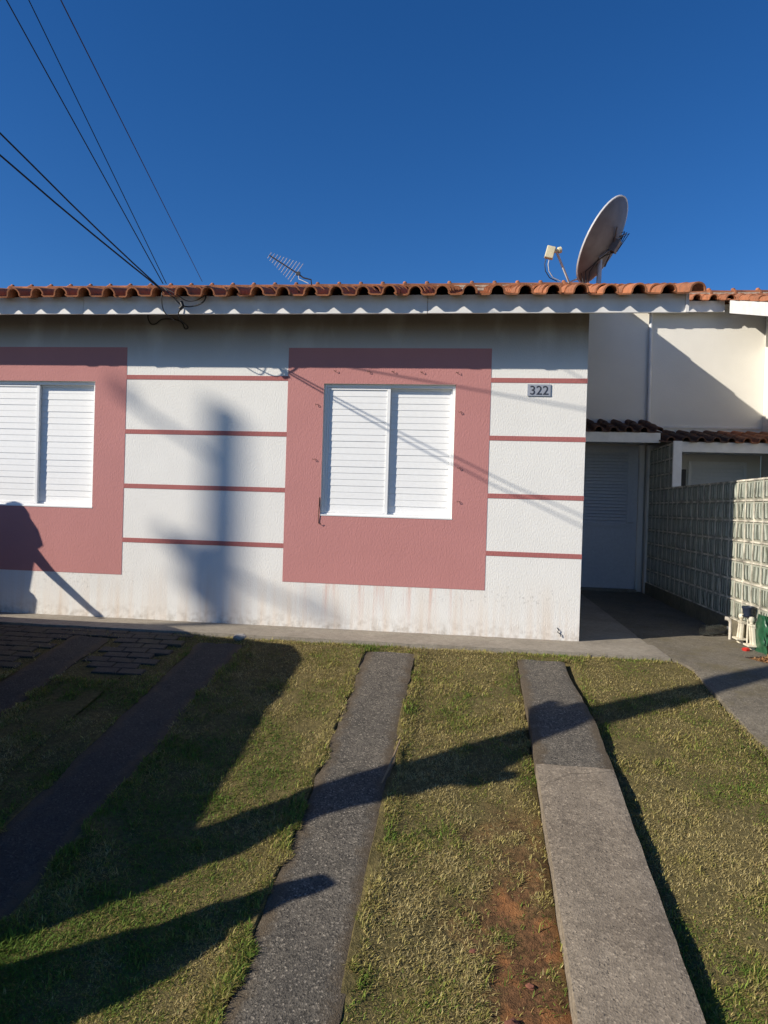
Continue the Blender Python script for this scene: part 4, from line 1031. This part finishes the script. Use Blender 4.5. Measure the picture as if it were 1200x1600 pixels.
def lawn_mask(x, y, r):
    k = np.ones(len(x), bool)
    e = 0.12 * (fbm(x, y, 9, 77) - 0.5)
    for a, b_, h, _ in STRIPS:
        top = -0.74 if h < 0.05 else -0.73
        m_ = 0.0 if h < 0.05 else 0.006
        k &= ~((x > a + e - m_ + (0.0)) & (x < b_ + e * (h < 0.05) + m_) & (y < top + e))
    # paving on the left
    k &= ~((x < -1.13 - 0.09 * (-y - 0.5) + e * 2) & (y > -1.5 + e) & (r.random(len(x)) > 0.06))
    pl = np.interp(y, [-5.6, -1.93, -1.18, -0.745, -0.52, 0.03], [3.2, 3.165, 3.114, 3.094, 3.0, 2.953])
    k &= x < pl + e * 0.7
    k &= y < -0.505 + 0.3 * np.minimum(e, 0)
    b = bare_np(x, y)
    k &= r.random(len(x)) > np.clip(b * 1.25 - 0.10, 0, 0.95)
    thin = fbm(x, y, 5.5, 90)
    k &= (r.random(len(x)) < np.clip((thin - 0.22) * 4.2, 0.25, 1))
    # inside the picture only, with a margin
    k &= x > 1.351 - 0.80 * (6.386 + y) - 0.35
    return k
PAL_G = [(0.11, 0.185, 0.026), (0.18, 0.235, 0.040), (0.25, 0.24, 0.055), (0.34, 0.29, 0.095), (0.42, 0.34, 0.14)]
PAL_S = [(0.19, 0.17, 0.05), (0.34, 0.265, 0.09), (0.46, 0.36, 0.145), (0.35, 0.22, 0.085), (0.52, 0.43, 0.21)]
reg = (-3.2, 3.3, -4.45, -0.46)
g1 = blades('grass', 600000, reg, lawn_mask, (0.010, 0.027), (0.0011, 0.0025), 1.0, PAL_G, 1); tag(g1, 'short patchy green and straw lawn grass', 'grass', kind='stuff')
g2 = blades('dry_thatch', 330000, reg, lawn_mask, (0.010, 0.032), (0.0008, 0.0018), 1.25, PAL_S, 2); tag(g2, 'dry straw thatch lying flat in the lawn', 'thatch', kind='stuff')
def tuft_mask(x, y, r):
    k = lawn_mask(x, y, r); ed = np.zeros(len(x), bool)
    for a, b_, h, _ in STRIPS: ed |= (np.minimum(np.abs(x - a), np.abs(x - b_)) < 0.09)
    ed |= (y > -0.62); ed |= fbm(x, y, 6, 55) > 0.66
    return k & ed
g3 = blades('grass_tufts', 130000, reg, tuft_mask, (0.018, 0.045), (0.0014, 0.0028), 0.8, PAL_G[:4], 3); tag(g3, 'longer green tufts along the strip edges', 'grass', kind='stuff')
def litter_mask(x, y, r):
    return (((x - 3.95) / 0.42) ** 2 + ((y + 0.35) / 0.45) ** 2 < 1) & (x > np.interp(y, [-1.2, -0.5, -0.26, -0.16, 0.25], [4.0, 3.74, 3.6, 3.86, 3.9]) )
g4 = blades('leaf_litter', 9000, (3.5, 4.5, -0.8, 0.1), litter_mask, (0.02, 0.06), (0.003, 0.007), 1.2, [(0.26, 0.12, 0.05), (0.36, 0.18, 0.08), (0.40, 0.26, 0.13)], 4); tag(g4, 'brown dry leaf litter beside the path', 'leaves', kind='stuff')

def weed_mask(x, y, r): return lawn_mask(x, y, r) & (fbm(x, y, 3.6, 61) > 0.60)
g5 = blades('lawn_weeds', 60000, reg, weed_mask, (0.010, 0.022), (0.003, 0.006), 1.15, [(0.07, 0.13, 0.02), (0.11, 0.17, 0.03), (0.17, 0.20, 0.05)], 5); tag(g5, 'patches of small broad-leaved green weeds in the lawn', 'weeds', kind='stuff')

# the neighbour's front lawn beyond the path
def blades_right_mask(x, y, r): return (x > 4.12) & (y < -0.2) & (r.random(len(x)) < 0.3 + fbm(x, y, 5, 90))
g6 = blades('neighbour_lawn', 60000, (4.1, 7.5, -5.0, -0.2), blades_right_mask, (0.014, 0.034), (0.0018, 0.0034), 1.0, PAL_G, 11, wide=True); tag(g6, 'patchy lawn of the neighbouring house right of the path', 'grass', kind='stuff')
